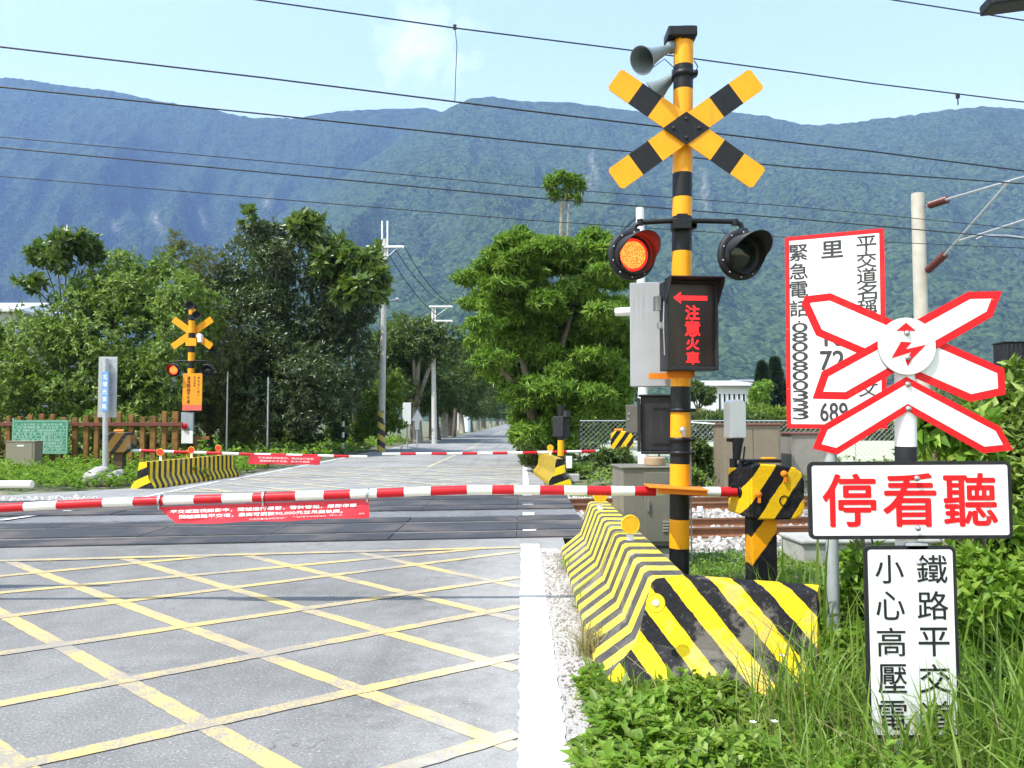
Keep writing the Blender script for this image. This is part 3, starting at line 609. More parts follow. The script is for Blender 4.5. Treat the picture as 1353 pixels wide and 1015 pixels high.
# grey backboard and black housing that face the other way
M_gp = paint('grey panel paint', (.34, .355, .38), .38, .05, 4, .12)
fb = Fr(P(857, 442, 7.02), Matrix.Rotation(-.22, 3, 'Z') @ V(1, 0, 0), V(0, 0, 1)); b = MB(); b.fbox(fb, -.165, .21, -.465, .47, -.16, 0); b.build('rear_display', M_gp, sig, bevel=.006)
b = MB(); b.box(P(880, 497, 6.86), (.30, .05, .05)); b.box(P(908, 495, 6.84), (.10, .14, .06)); b.box(P(897, 495, 6.72), (.20, .035, .055)); b.build('bracket', M_orange, sig, bevel=.004)
fb2 = Fr(P(866, 560, 7.05), Matrix.Rotation(-.15, 3, 'Z') @ V(1, 0, 0), V(0, 0, 1)); b = MB(); b.fbox(fb2, -.13, .16, -.24, .245, -.22, 0); b.fbox(fb2, -.15, .175, .246, .262, -.25, .03); b.fbox(fb2, -.16, -.131, -.25, .23, -.2, .04); b.fbox(fb2, -.13, .16, -.27, -.242, -.2, .04); b.build('speaker_housing', M_dgrey, sig, bevel=.005)
b = MB(); 
for y in (541, 588): b.box(P(882, y, 6.86), (.24, .03, .03))
b.build('bracket', M_blk, sig)
# weathered sticker remains and small knob
b = MB(); b.lathe(face(onpole(568) + V(.005, -.087, 0)), [(.03, 0), (.026, .012), (.012, .02), (0, .024)], 9); b.box(onpole(573) + V(.01, -.10, 0), (.03, .03, .05)); b.build('latch', M_bolt, sig)
b = MB(); b.box(P(912, 560, 6.85), (.012, .012, 2.4)); b.build('conduit', M_galv, sig)
# barrier rest
b = MB(); fo = Fr(P(893, 644, 6.66), Matrix.Rotation(.0, 3, 'Z') @ V(1, 0, -.055), V(0, 0, 1)); b.fbox(fo, -.245, .245, -.006, .006, -.16, .16); b.fbox(fo, -.17, .24, -.05, -.006, .10, .112); b.build('gate_rest', M_orange, sig, bevel=.003)

# ---- near gate machine
mb0 = P(1006, 775, 6.9); mb0.z = 0
gm = thing('gate_machine', 'yellow and black striped barrier drive box on a striped post beside the tall signal post', 'barrier machine', mb0)
M_gst = stripe_mat('gate box stripes', (.82, 0, -.57), .235, .13, (.80, .47, .007), BLK, .5, .03); M_pst = stripe_mat('gate post stripes', (.80, 0, -.60), .40, .12, YEL, BLK, .36, .05)
fm = Fr(P(1021, 650, 6.72), Matrix.Rotation(.12, 3, 'Z') @ V(1, 0, 0), V(.0, 0, 1)); b = MB()
oct_ = [(-.19, -.215), (-.15, -.235), (.19, -.235), (.25, -.205), (.285, -.14), (.285, .09), (.26, .16), (.20, .205), (.06, .225), (-.12, .235), (-.17, .228), (-.19, .205)]
b.prism(fm, oct_, -.34, 0); box = b.build('drive_box', M_gst, gm, bevel=.03, seg=4)
b = MB(); b.prism(Fr(fm.p(-.19, 0, -.02), -fm.n * 1 + fm.u * -.35, fm.v), [(0.0, -.22), (.27, -.19), (.27, .19), (0.0, .21)], -.01, .06); b.build('side_cover', M_gst, gm, bevel=.015)
b = MB(); b.fbox(fm, -.20, .12, .24, .268, -.20, -.08); b.cyl(fm.p(-.21, .255, -.12), fm.p(-.24, .255, -.12), .02, .02, 10); b.fbox(fm, -.03, .08, .268, .285, -.17, -.1, 1); b.build('lid_handle', [M_blk, M_yel], gm, bevel=.005)
b = MB(); 
for x, y in ((.10, .15), (-.13, -.02)): b.lathe(fm.at(x, y, .0), [(.03, 0), (.028, .018), (.012, .028), (0, .03)], 12); b.box(fm.p(x + .005, y - .045, .012), (.022, .02, .05))
b.lathe(fm.at(.10, -.075, 0), [(.045, 0), (.045, .006), (.037, .006), (.037, 0)], 20, 1)
b.build('lock', [M_orange, M_blk], gm, True)
b = MB(); b.prism(Fr(V(mb0.x, mb0.y, 0), V(1, 0, 0), V(0, 1, 0)), [(-.108, -.108), (.108, -.108), (.108, .108), (-.108, .108)], 0, P(1000, 684, 6.9).z); b.build('post', M_pst, gm, bevel=.01)
b = MB(); f0 = Fr(V(mb0.x, mb0.y, 0), V(1, 0, 0), V(0, 1, 0)); b.add([f0.p(x * s, y * s, z) for s, z in ((.20, 0), (.20, .02), (.128, .10)) for x, y in ((-1, -1), (1, -1), (1, 1), (-1, 1))], [(i * 4 + k, i * 4 + (k + 1) % 4, i * 4 + 4 + (k + 1) % 4, i * 4 + 4 + k) for i in range(2) for k in range(4)]); b.build('base_flange', M_blk, gm)
b = MB(); pv_ = P(978, 650, 6.85); b.cyl(pv_ + V(-.02, 0, 0), pv_ + V(.12, 0, 0), .06, .07, 14); b.box(pv_ + V(.02, .02, .10), (.07, .08, .24)); b.box(pv_ + V(-.0, .0, .02), (.16, .05, .10)); b.tube([pv_ + V(.03, .03, .2), pv_ + V(-.03, .03, .13), pv_ + V(.0, .0, .02)], .016, 8); b.build('pivot', M_blk, gm, bevel=.006)
b = MB(); b.cyl(P(969, 606, 6.95), P(969, 642, 6.95), .034, .028, 12); b.cyl(P(975, 580, 6.95), P(973, 608, 6.95), .05, .032, 12); b.tube([P(984, 590, 6.9), P(982, 610, 6.9), P(976, 640, 6.88)], .008, 6); b.build('sensor_stalk', M_dgrey, gm, True)
b = MB(); fw = Fr(P(975.5, 554, 6.95), Matrix.Rotation(.2, 3, 'Z') @ V(1, 0, 0), V(0, 0, 1)); b.prism(fw, [(-.08, -.168), (.078, -.168), (.078, .13), (.05, .172), (-.03, .172), (-.08, .15)], -.13, 0); hd = b.build('sensor_head', M_white, gm, bevel=.012); b = MB(); b.fbox(fw, -.06, .06, -.20, -.169, -.11, -.02); b.build('base', M_dgrey, hd)

def gate_arm(name, pts, stripes, par=None, r0=.045, r1=.042, tag=None):
    """pts: path; stripes: list of (fraction end, colour)"""
    pts = [Vector(p) for p in pts]; seg = [(pts[i + 1] - pts[i]).length for i in range(len(pts) - 1)]; tot = sum(seg)
    def at(s):
        d = s * tot
        for i, l in enumerate(seg):
            if d <= l or i == len(seg) - 1: return pts[i] + (pts[i + 1] - pts[i]) * (d / l)
            d -= l
    cuts = sorted(set([0, 1] + [s for s, _ in stripes] + [i / 24 for i in range(25)])); P_ = [at(s) for s in cuts]; mis = []
    for i in range(len(cuts) - 1):
        m = (cuts[i] + cuts[i + 1]) / 2; k = 0
        for s, c in stripes:
            if m < s: k = c; break
        mis.append(k)
    b = MB(); b.ring(P_, [r0 + (r1 - r0) * c for c in cuts], 14, 0, True, mis); o = b.build(name, [M_gwhite, M_gred], par, True); return mark(o, *tag) if tag else o
# the near arm: colour changes read along its length
xsb = [973, 951, 926, 903, 866, 838, 807, 775, 745, 713, 679, 650, 617, 569, 534, 498, 463, 428, 391, 334, 294, 257, 217, 177, 137, 76, 33, -10, -60, -110]
def army(x): return np.interp(x, [-150, 0, 130, 480, 620, 973], [678.5, 671.5, 664.5, 652.5, 647, 650])
def armpt(x): return P(x, army(x), np.interp(x, [-150, 973], [6.75, 6.85]))
pts = [armpt(x) for x in np.linspace(973, -150, 30)]
x0, x1 = 973, -150; st = [((x0 - x) / (x0 - x1), (1 if i % 2 == 1 else 0)) for i, x in enumerate(xsb)]; st = [(f, c) for f, c in st if f > 0] + [(1.01, 0)]
gate_arm('gate_arm', pts, st, gm, .042, .037)
# near arm from the left: only its white end comes into view, with the cloth that hangs on it
lm0 = V(-9.3, 6.6, 0); gl = thing('gate_machine', 'barrier machine standing left of the road, only the white tip of its arm in view', 'barrier machine', lm0)
b = MB(); f9 = face(lm0); b.prism(f9, [(-.12, 0), (.12, 0), (.12, .8), (-.12, .8)], -.12, .12); b.build('post', M_pst, gl, bevel=.01); b = MB(); b.prism(f9, [(-.28, .75), (.28, .75), (.28, 1.1), (.2, 1.2), (-.2, 1.2), (-.28, 1.1)], -.2, .25); b.build('drive_box', M_gst, gl, bevel=.02)
tipp = P(36, 640, 7.25); gate_arm('gate_arm', [V(-9.2, 7.25, .98), tipp], [(.2, 0), (.3, 1), (.45, 0), (.55, 1), (.7, 0), (.78, 1), (1.01, 0)], gl, .045, .035)

def cloth(name, toppts, botpts, m, tag, lines, nx=26, wav=.012, mt=None):
    """hanging banner between two pixel-free polylines, with folds"""
    tl = lambda a, s: Vector(a[0]).lerp(Vector(a[1]), s); b = MB(); vs = []; ny = 6
    for j in range(ny + 1):
        for i in range(nx + 1):
            s = i / nx; q = j / ny; p = tl(toppts, s).lerp(tl(botpts, s), q); p.y += wav * q * math.sin(s * 19 + q) + wav * .6 * q * math.sin(s * 7 + 2); p.z += -.010 * q * math.sin(s * 8) ** 2 ; vs.append(p)
    b.add(vs, [(j * (nx + 1) + i, j * (nx + 1) + i + 1, (j + 1) * (nx + 1) + i + 1, (j + 1) * (nx + 1) + i) for j in range(ny) for i in range(nx)])
    o = b.build(name, m, None, 'all'); mark(o, *tag)
    if lines:
        b = MB(); dx = Vector(toppts[1]) - Vector(toppts[0]); dn = Vector(botpts[1]) - Vector(toppts[1]); dn = V(0, 0, -1) * abs(dn.z); f = Fr(toppts[0], dx, V(0, 0, 1)); wl_ = dx.length; hh_ = abs(dn.z)
        for (body, s0, s1, q, h, bold) in lines: 
            k0 = len(b.v); b.text(f, body, (s0 + s1) / 2 * wl_, -q * hh_, (s1 - s0) * wl_, h * hh_, .0, 0, bold)
        for i in range(len(b.v)):
            v = Vector(b.v[i]); s = (v - f.o).dot(f.u) / wl_; q = min(1, max(0, -(v - f.o).dot(f.v) / hh_)); y = wav * q * math.sin(s * 19 + q) + wav * .6 * q * math.sin(s * 7 + 2)
            p = tl(toppts, s).lerp(tl(botpts, s), q); b.v[i] = (v.x, p.y + y - .007, v.z)
        b.build('lettering', mt or M_white, o)
    return o
M_ban = paint('red banner cloth', (.62, .035, .055), .6, .10, 4, .12, (.4, .12, .12))
tl_, tr_ = armpt(208) + V(0, 0, -.052), armpt(487) + V(0, 0, -.05); bl_, br_ = P(232, 692, 6.74), P(488, 683.5, 6.78)
bn = cloth('warning_banner', (tl_, tr_), (bl_, br_), M_ban, ('red cloth banner with white lettering hung under the near striped barrier arm', 'banner'),
      [('平交道監視錄影中，闖越進行舉發，警鈴響起，應即停車', .065, .945, .30, .20, .05), ('闖越鐵路平交道，最高可罰款90,000元並吊銷執照。', .11, .88, .60, .20, .05), ('交通部臺灣鐵路管理局', .44, .62, .86, .09, .01), ('交通部臺灣鐵路管理局', .64, .80, .84, .09, .01), ('關心您', .82, .88, .80, .11, .01), ('臺鐵', .955, .98, .78, .07, .0)])
b = MB()
for x in (212, 349, 486): p = armpt(x); b.lathe(Fr(p, V(0, 1, 0), V(0, 0, 1)), [(.047, -.008), (.052, -.008), (.052, .008), (.047, .008)], 16); b.box(p + V(0, -.03, -.055), (.012, .012, .03))
b.build('tie_clip', M_bolt, bn)
# second cloth, on the left arm, hanging outside the picture
cloth('warning_banner', (V(-7.6, 7.25, .93), V(-5.15, 7.25, .93)), (V(-7.4, 7.25, .66), V(-5.15, 7.25, .66)), M_ban, ('red cloth banner hung under the arm that comes from the left, beyond the road', 'banner'), None)

# ---- near L-shaped barrier
M_bside = stripe_mat('barrier side stripes', (0, .93, .50), .305, .35, (.74, .60, .06), (.075, .07, .065), .50, .16, .7); M_bfront = stripe_mat('barrier front stripes', (.80, 0, .62), .215, .02, (.80, .56, .006), (.006, .006, .008), .52, .12, .65)  # front stripes' black deepened in colour to stand for shade on that face
jb = thing('concrete_barrier', 'L-shaped concrete barrier with worn yellow and black stripes in front of the tall signal post', 'barrier', (1.1, 6.0, 0))
def jersey(b, path, prof, close=True):
    """sweep a profile (offset, height) along a path of (point, outward direction)"""
    n = len(prof); vs = [p + o * a + V(0, 0, h) for p, o in path for a, h in prof]
    b.add(vs, [(i * n + k, i * n + k + 1, (i + 1) * n + k + 1, (i + 1) * n + k) for i in range(len(path) - 1) for k in range(n - 1)])
    b.add([vs[k] for k in range(n)], [tuple(range(n))]); b.add(vs[-n:], [tuple(range(n))[::-1]])
c0 = V(.97, 5.18, 0)      # top outer corner in plan lies near x .82; the spine runs at x .97
profS = [(.46, -.05), (.46, .05), (.235, .25), (.13, .595), (.10, .615), (-.10, .615), (-.13, .595), (-.2, .25), (-.4, .05), (-.4, -.05)]
b = MB(); wv = [V(-1, 0, 0)]
pathS = [(V(.93, y, 0), V(-1, 0, 0)) for y in np.linspace(9.6, 5.22, 14)]
# corner: mitre to the front leg
pathS2 = pathS + [(V(.93, 5.02, 0), V(-1, -.665, 0))]; jersey(b, pathS2, profS); b.build('side_wall', M_bside, jb, bevel=.012)
b = MB(); fdir = V(1, -.42, 0).normalized(); fn = V(fdir.y, -fdir.x, 0)
pf = [(V(.93, 5.02, 0), V(-1, -.665, 0))] + [(V(.93, 5.02, 0) + fdir * d, fn) for d in (.16, .45, .72, .87)]; b2 = []
profF = [(.46, -.05), (.46, .05), (.235, .25), (.13, .595), (.10, .615), (-.10, .615), (-.13, .595), (-.2, .25), (-.4, .05), (-.4, -.05)]
profF = [(a * (.87 if False else 1), h) for a, h in profF]
jersey(b, pf, profF); b.build('front_wall', M_bfront, jb, bevel=.012)
def reflector(c, f, r, par, stem=None, colr=None):
    b = MB(); b.lathe(f, [(0, -.012), (r * .9, -.012), (r, -.006), (r, .006), (r * .92, .012), (r * .9, .008), (0, .008)], 24, mis=[0, 0, 0, 0, 0, 1]); o = b.build('reflector', [M_lemon, colr or paint('amber reflector', (.80, .38, .02), .25, .1, 40, .1)], par, True)
    if stem: b = MB(); b.box(c + V(0, .02, -r - stem / 2), (.055, .02, stem)); b.build('stem', M_white, o)
    return o
for px, py, D in ((833, 693, 6.5), (793, 655, 8.7)): c = P(px, py, D); reflector(c, face(c, .05), .078, jb, .14)
c = P(866.5, 797, 4.62); o = reflector(c, face(c, -.2, 0, -.25), .055, jb, None, M_lemon); b = MB(); b.lathe(face(c, -.2, 0, -.25).at(0, 0, .009), [(.02, 0), (.015, .01), (0, .012)], 10); b.build('bolt', M_white, o, True)

# ---- control cabinet, white post behind it, track marker, concrete block
cb = thing('control_cabinet', 'grey brown control cabinet with a louvred vent between the barrier and the tracks', 'cabinet', P(865, 745, 8.7))
fc = Fr(P(872, 722, 8.6), Matrix.Rotation(.10, 3, 'Z') @ V(1, 0, 0), V(0, 0, 1)); b = MB(); b.fbox(fc, -.40, .30, 0, .84, -.55, 0); b.fbox(fc, -.42, .32, .84, .86, -.57, .02); b.build('body', M_cab, cb, bevel=.006)
b = MB(); b.fbox(fc, -.17, .28, .05, .80, .001, .012); dr = b.build('door', M_cab, cb, bevel=.004)
b = MB(); 
for i in range(4): b.fbox(fc, .03, .15, .16 + i * .032, .178 + i * .032, .012, .026)
b.build('vent', paint('vent slat', (.30, .28, .23), .5, .1, 8, .2), dr); b = MB(); b.fbox(fc, -.14, -.12, .38, .50, .012, .035); b.build('handle', M_bolt, dr)
b = MB(); b.fbox(fc, -.34, .26, -.22, 0, -.5, -.02); b.fbox(fc, -.40, .30, -.02, .02, -.54, .006, 1); b.build('plinth', [M_conc, M_dgrey], cb, bevel=.01)
b = MB(); cc = fc.p(.02, .86, -.25); b.cyl(cc, cc + V(0, 0, .09), .12, .12, 20); b.build('cap', paint('tan cap', (.36, .25, .15), .6, .1, 6, .2), cb, True, .01)
wp0 = P(851, 745, 9.6); wp0.z = -.03; wp = thing('camera_post', 'white steel post with a small camera and a brown box, behind the grey control cabinet', 'post', wp0)
wtop = P(845.5, 275, 9.6); b = MB(); b.cyl(wp0, V(wp0.x, wp0.y, P(845, 520, 9.6).z), .075, .06, 16); b.cyl(V(wp0.x, wp0.y, P(845, 520, 9.6).z), wtop, .055, .05, 16); b.build('pole', M_white, wp, True)
b = MB(); c = P(826, 412, 9.5); f = Fr(c, V(.4, -1, 0), V(0, 0, 1)); b.lathe(Fr(c, V(.3, 1, 0), V(0, 0, 1)), [(0, -.12), (.05, -.12), (.055, .10), (.04, .12), (0, .12)], 16); b.cyl(c, V(wp0.x, wp0.y, c.z - .08), .015, .015, 8); b.build('camera', M_white, wp, True)
b = MB(); fx = face(P(838, 553, 9.5), -.2); b.fbox(fx, -.10, .09, -.17, .165, -.14, 0); bb = b.build('junction_box', paint('dark taupe box', (.11, .10, .085), .5, .1, 6, .2), wp, bevel=.008); b = MB(); b.fbox(fx, -.08, -.06, -.02, .0, 0, .01); b.fbox(fx, -.075, -.055, .05, .07, 0, .01); b.build('latch', M_bolt, bb)
b = MB(); b.tube([P(845, 285, 9.6), P(832, 296, 10.5), P(815, 312, 11.5), P(800, 322, 12.5)], .008, 6); b.build('stay_wire', M_dgrey, wp)
b = MB(); p = P(925, 676, 13.4); p.z = -.16; b.cyl(p, p + V(0, 0, .22), .035, .035, 10); b.cyl(p + V(0, 0, .22), p + V(0, 0, .30), .055, .05, 12, 1); b.cyl(p + V(0, 0, .08), p + V(0, 0, .14), .045, .045, 12, 2); o = b.build('track_marker', [M_white, M_white, M_blk], None, True); mark(o, 'short white and black marker peg standing in the ballast between the two tracks', 'marker')
b = MB(); f = face(V(3.95, 8.9, 0), .08); b.fbox(f, -.85, 1.6, -.15, .22, -.6, 0); b.fbox(f, -.87, 1.62, .22, .27, -.62, .03); o = b.build('concrete_block', M_conc, None, False, .02); mark(o, 'weathered grey concrete block in the ballast behind the striped barrier box', 'concrete block')

# ---- signs on the right
def board(name, fr, w, h, bw, mb, mc, par, rad=.02, th=.012, cut=None):
    def rr(w, h, r): 
        out = []
        for cx, cy, a in ((w / 2 - r, h / 2 - r, 0), (-w / 2 + r, h / 2 - r, 90), (-w / 2 + r, -h / 2 + r, 180), (w / 2 - r, -h / 2 + r, 270)):
            for k in range(5): q = math.radians(a + k * 22.5); out.append((cx + r * math.cos(q), cy + r * math.sin(q)))
        return out
    b = MB(); b.prism(fr, rr(w, h, rad), -th, 0, 0); b.flat(fr, rr(w - 2 * bw, h - 2 * bw, max(rad - bw, .004)), .0015, 1); return b.build(name, [mb, mc], par)
SD = 3.6
sb = P(1199, 1030, SD + .04); sb.z = 0; sg = thing('warning_sign', 'red edged white cross sign with lightning disc above boards lettered in Chinese, in the grass', 'crossing sign', sb)
topS = P(1196, 425, SD + .04); b = MB(); axs = topS - sb
ys = [425, 590, 640, 660, 700, 745, 800, 860, 920, 960]; pts = [topS]; mis = []
for i, y in enumerate(ys[1:]): z = P(1197, y, SD + .04).z; pts.append(sb + axs * ((z) / axs.z)); mis.append(i % 2 == 1)
pts.append(sb); mis.append(0); b.ring(pts, [.047] * len(pts), 20, 0, True, [int(x) for x in mis]); b.build('post', [M_white, M_sblk], sg, True)
roll = 0.012
def blade(cx, cy, ex, ey, hw, D, tip, name='blade'):
    """pointed blade from the middle out to both ends"""
def spx(px, py, D=SD): return P(px, py, D)
fS = Fr(spx(1197, 470), V(1, 0, 0), V(0, 0, 1)); pxm = SD / F
def q(px, py): return ((px - 1197) * pxm, -(py - 470) * pxm)
def inset(poly, d):
    n = len(poly); out = []; A = sum(poly[i][0] * poly[(i + 1) % n][1] - poly[(i + 1) % n][0] * poly[i][1] for i in range(n)); sg_ = 1 if A > 0 else -1
    for i in range(n):
        p0, p1, p2 = [Vector(poly[(i + k) % n]) for k in (-1, 0, 1)]; e1 = (p1 - p0).normalized(); e2 = (p2 - p1).normalized(); n1 = Vector((-e1.y, e1.x)) * sg_; n2 = Vector((-e2.y, e2.x)) * sg_
        k = 1 + n1.dot(n2); out.append(tuple(p1 + (n1 + n2) * (d / max(k, .3))))
    return out
def bladep(name, poly, c, d=.036, flat_edges=None):
    poly = [q(*p) for p in poly]; b = MB(); b.prism(fS.at(0, 0, c), poly, -.004, .0, 0); b.flat(fS.at(0, 0, c), inset(poly, d), .0012, 1); return b.build(name, [M_sred, M_swhite], sg)
bladep('blade', [(1062, 402), (1066, 391), (1100, 387), (1325, 487), (1326, 521), (1280, 531), (1080, 443)], .0, .034)
bladep('blade', [(1279, 386), (1324, 385), (1310, 419), (1118, 528), (1073, 527), (1086, 491)], .008, .034)
bladep('chevron', [(1196, 498), (1316, 563), (1332, 594), (1293, 598), (1197, 543), (1104, 600), (1072, 592), (1085, 562)], .008, .029)
b = MB(); b.lathe(fS.at(*q(1196, 458), .016), [(0, -.004), (.1305, -.004), (.1305, .002), (.129, .004), (0, .004)], 40, mis=[1, 1, 1, 0]); dsc = b.build('disc', [M_swhite, M_galv], sg)
b = MB(); ff = fS.at(0, 0, .0215)
for poly in ([(1182, 438), (1195, 427), (1208, 438), (1198, 438), (1198, 443), (1192, 443), (1192, 438)], [(1188, 452), (1202, 453), (1194, 462), (1221, 456), (1201, 476), (1196, 485), (1193, 476), (1201, 466), (1175, 474)]):
    b.flat(ff, [q(*p) for p in poly])
b.build('emblem', M_sred, dsc)
def bolt_at(px, py, c, par): b = MB(); b.lathe(fS.at(*q(px, py), c), [(.013, 0), (.012, .006), (.006, .011), (0, .012)], 10); b.build('bolt', M_bolt, par, True)
for y in (441, 473): bolt_at(1196, y, .021, dsc)
for y in (508, 540): bolt_at(1197, y, .010, sg)
f1 = Fr(spx(1202.5, 661, 3.57), V(1, 0, .006), V(-.012, 0, 1)); w1, h1 = 264 * 3.57 / F, 101 * 3.57 / F
s1 = board('word_board', f1, w1, h1, .017, M_sblk, M_swhite, sg, .028); b = MB()
for i, ch in enumerate('停看聽'): b.text(f1, ch, (-.269, .0, .270)[i] - .003, .001, .232, .232, .003, 0, .022)
b.build('lettering', M_sred, s1)
for y in (630, 694): bolt_at(1201, y, .045, s1)
f2 = Fr(spx(1205.5, 848, 3.57), V(1, 0, .006), V(-.018, 0, 1)); w2, h2 = 119 * 3.57 / F, 246 * 3.57 / F
s2 = board('caution_board', f2, w2, h2, .016, M_sblk, M_swhite, sg, .03); b = MB()
for i, ch in enumerate('鐵路平交道'): b.text(f2, ch, .094, .32 - i * .160, .135, .125, .003, 0, .008)
for i, ch in enumerate('小心高壓電'): b.text(f2, ch, -.094, .32 - i * .160, .125, .125, .003, 0, .008)
b.build('lettering', M_sblk, s2); bolt_at(1201, 738, .047, s2); bolt_at(1203, 950, .047, s2)
b = MB(); b.fbox(fS, *[q(1188, 0)[0], q(1216, 0)[0]], q(0, 723)[1], q(0, 714)[1], .0, .03); b.build('clamp', M_galv, sg, bevel=.004)
# the emergency notice board behind it
eb = P(1101, 800, 5.5); eb.z = 0; en = thing('notice_board', 'tall red edged white notice board with emergency telephone number, behind the cross sign', 'notice board', eb)
fe = Fr(P(1102.5, 436.5, 5.35), (P(1168, 305, 5.18) - P(1036, 317, 5.45)), V(-.004, 0, 1)); we = (P(1168, 305, 5.18) - P(1036, 317, 5.45)).length; he = 1.335
eo = board('board', fe, we, he, .030, M_sred, paint('weathered sign white', (.76, .76, .74), .5, .07, 5, .35, (.42, .40, .36), streak=.6), en, .008, .01); b = MB()
b.vtext(fe, '緊急電話', -.225, .615, .112, .129, .003, 0, .022, 1.05); b.text(fe, '：', -.225, .090, .016, .05, .003, 0, .02)
b.vtext(fe, '0800800333', -.222, .062, .064, .0668, .003, 0, .024, 1.6)
b.text(fe, '里', -.008, .555, .135, .112, .003, 0, .03); b.text(fe, 'K', -.012, -.045, .10, .12, .003, 0, .03); b.text(fe, '72', -.016, -.205, .15, .13, .003, 0, .03); b.text(fe, '689', -.01, -.555, .17, .125, .003, 0, .022)
b.vtext(fe, '平交道名稱', .205, .625, .105, .107, .003, 0, .018, 1.15); b.text(fe, '員', .205, -.11, .115, .105, .003, 0, .012); b.text(fe, '文', .205, -.40, .115, .105, .003, 0, .012)
b.build('lettering', paint('faded black', (.045, .045, .05), .5, .3, 20, .1), eo)
b = MB(); b.cyl(eb, V(eb.x, eb.y, 2.6), .042, .042, 16); b.build('post', M_galv, en, True); b = MB()
for z in (1.7, 2.4): b.box(V(eb.x, eb.y - .02, z), (.16, .10, .05))
b.build('clamp', M_galv, en)
# ================================================================ foliage
def leaves(name, pos, axis, nrm, ln, wd, m, parent=None, kind=None, fold=.18, droop=0.0):
    """one folded leaf (two triangles as a bent quad) for each position"""
    pos = np.asarray(pos, float); n = len(pos); ax = axis / np.maximum(np.linalg.norm(axis, axis=1, keepdims=True), 1e-6)
    sd = np.cross(ax, nrm); sd /= np.maximum(np.linalg.norm(sd, axis=1, keepdims=True), 1e-6); up = np.cross(sd, ax)
    ln = np.broadcast_to(np.asarray(ln, float), (n,))[:, None]; wd = np.broadcast_to(np.asarray(wd, float), (n,))[:, None]
    mid = pos + ax * ln * .45; tip = pos + ax * ln - up * ln * droop
    v = np.stack([pos, mid + sd * wd * .5 + up * wd * fold, tip, mid - sd * wd * .5 + up * wd * fold], 1).reshape(-1, 3)
    i = np.arange(n)[:, None] * 4; f = np.concatenate([i + [[0, 1, 2]], i + [[0, 2, 3]]], 1).reshape(-1, 3)
    return np_mesh(name, v, f, m, kind, parent)
def rndunit(R, n): v = R.normal(size=(n, 3)); return v / np.linalg.norm(v, axis=1, keepdims=True)
def crown_pts(R, lobes, n, lo=.55):
    """points in the outer part of a set of ellipsoid lobes, with outward directions"""
    c = np.array([l[0] for l in lobes], float); r = np.array([l[1] for l in lobes], float); w = (r.prod(1)) ** (2 / 3); w /= w.sum()
    k = R.choice(len(lobes), n, p=w); d = rndunit(R, n); rad = (lo ** 3 + R.rand(n) * (1 - lo ** 3)) ** (1 / 3) * (1 + .12 * R.normal(size=n))
    return c[k] + d * r[k] * rad[:, None], d
def rosettes(R, p, d, k, upw=.35, spread=.9):
    """k leaves round each twig end"""
    n = len(p); ax0 = d + np.array([0, 0, upw]); ax0 /= np.linalg.norm(ax0, axis=1, keepdims=True)
    P2 = np.repeat(p, k, 0); A = np.repeat(ax0, k, 0) * (1 - spread * .5) + rndunit(R, n * k) * spread; Nn = np.repeat(d, k, 0) * .95 + np.array([0, 0, .55]) + R.normal(size=(n * k, 3)) * .38
    return P2, A, Nn
LM = {
 'dark': leafmat('dark glossy leaves', (.024, .044, .012), (.058, .090, .022), (.17, .21, .085), .22, .32, .6),
 'mixed': leafmat('mixed green leaves', (.080, .140, .020), (.19, .29, .042), (.38, .48, .13), .38),
 'olive': leafmat('olive leaves', (.085, .10, .024), (.16, .17, .045), (.28, .27, .11), .30),
 'bright': leafmat('bright green leaves', (.075, .17, .014), (.19, .35, .032), (.38, .50, .09), .42),
 'lime': leafmat('yellow green leaves', (.08, .15, .012), (.17, .26, .025), (.28, .36, .05), .45),
 'street': leafmat('street tree leaves', (.036, .064, .014), (.08, .125, .026), (.15, .20, .05), .3),
 'big': leafmat('broad leaves', (.05, .09, .016), (.11, .18, .03), (.22, .29, .07), .35, .35, .5),
 'conifer': leafmat('conifer needles', (.008, .022, .010), (.018, .040, .015), (.035, .06, .022), .12),
 'weed': leafmat('weed leaves', (.11, .23, .016), (.22, .38, .035), (.38, .52, .09), .5),
 'grass': leafmat('grass blades', (.09, .18, .018), (.20, .33, .04), (.38, .48, .14), .48),
 'dry': leafmat('dry grass', (.22, .17, .08), (.34, .28, .13), (.45, .40, .22), .3),
}
M_bark = paint('bark', (.16, .13, .10), .95, .3, 6, .5, (.06, .05, .035), bmp=.8); M_bark2 = paint('pale bark', (.30, .27, .22), .9, .25, 5, .4, (.12, .1, .08), bmp=.6)
def lobe(px, py, rx, ry, D, dz=0.0, deep=1.0):
    c = P(px, py, D + dz); k = (D + dz) / F; return ((c.x, c.y, c.z), (rx * k, max(rx, ry) * k * deep, ry * k))
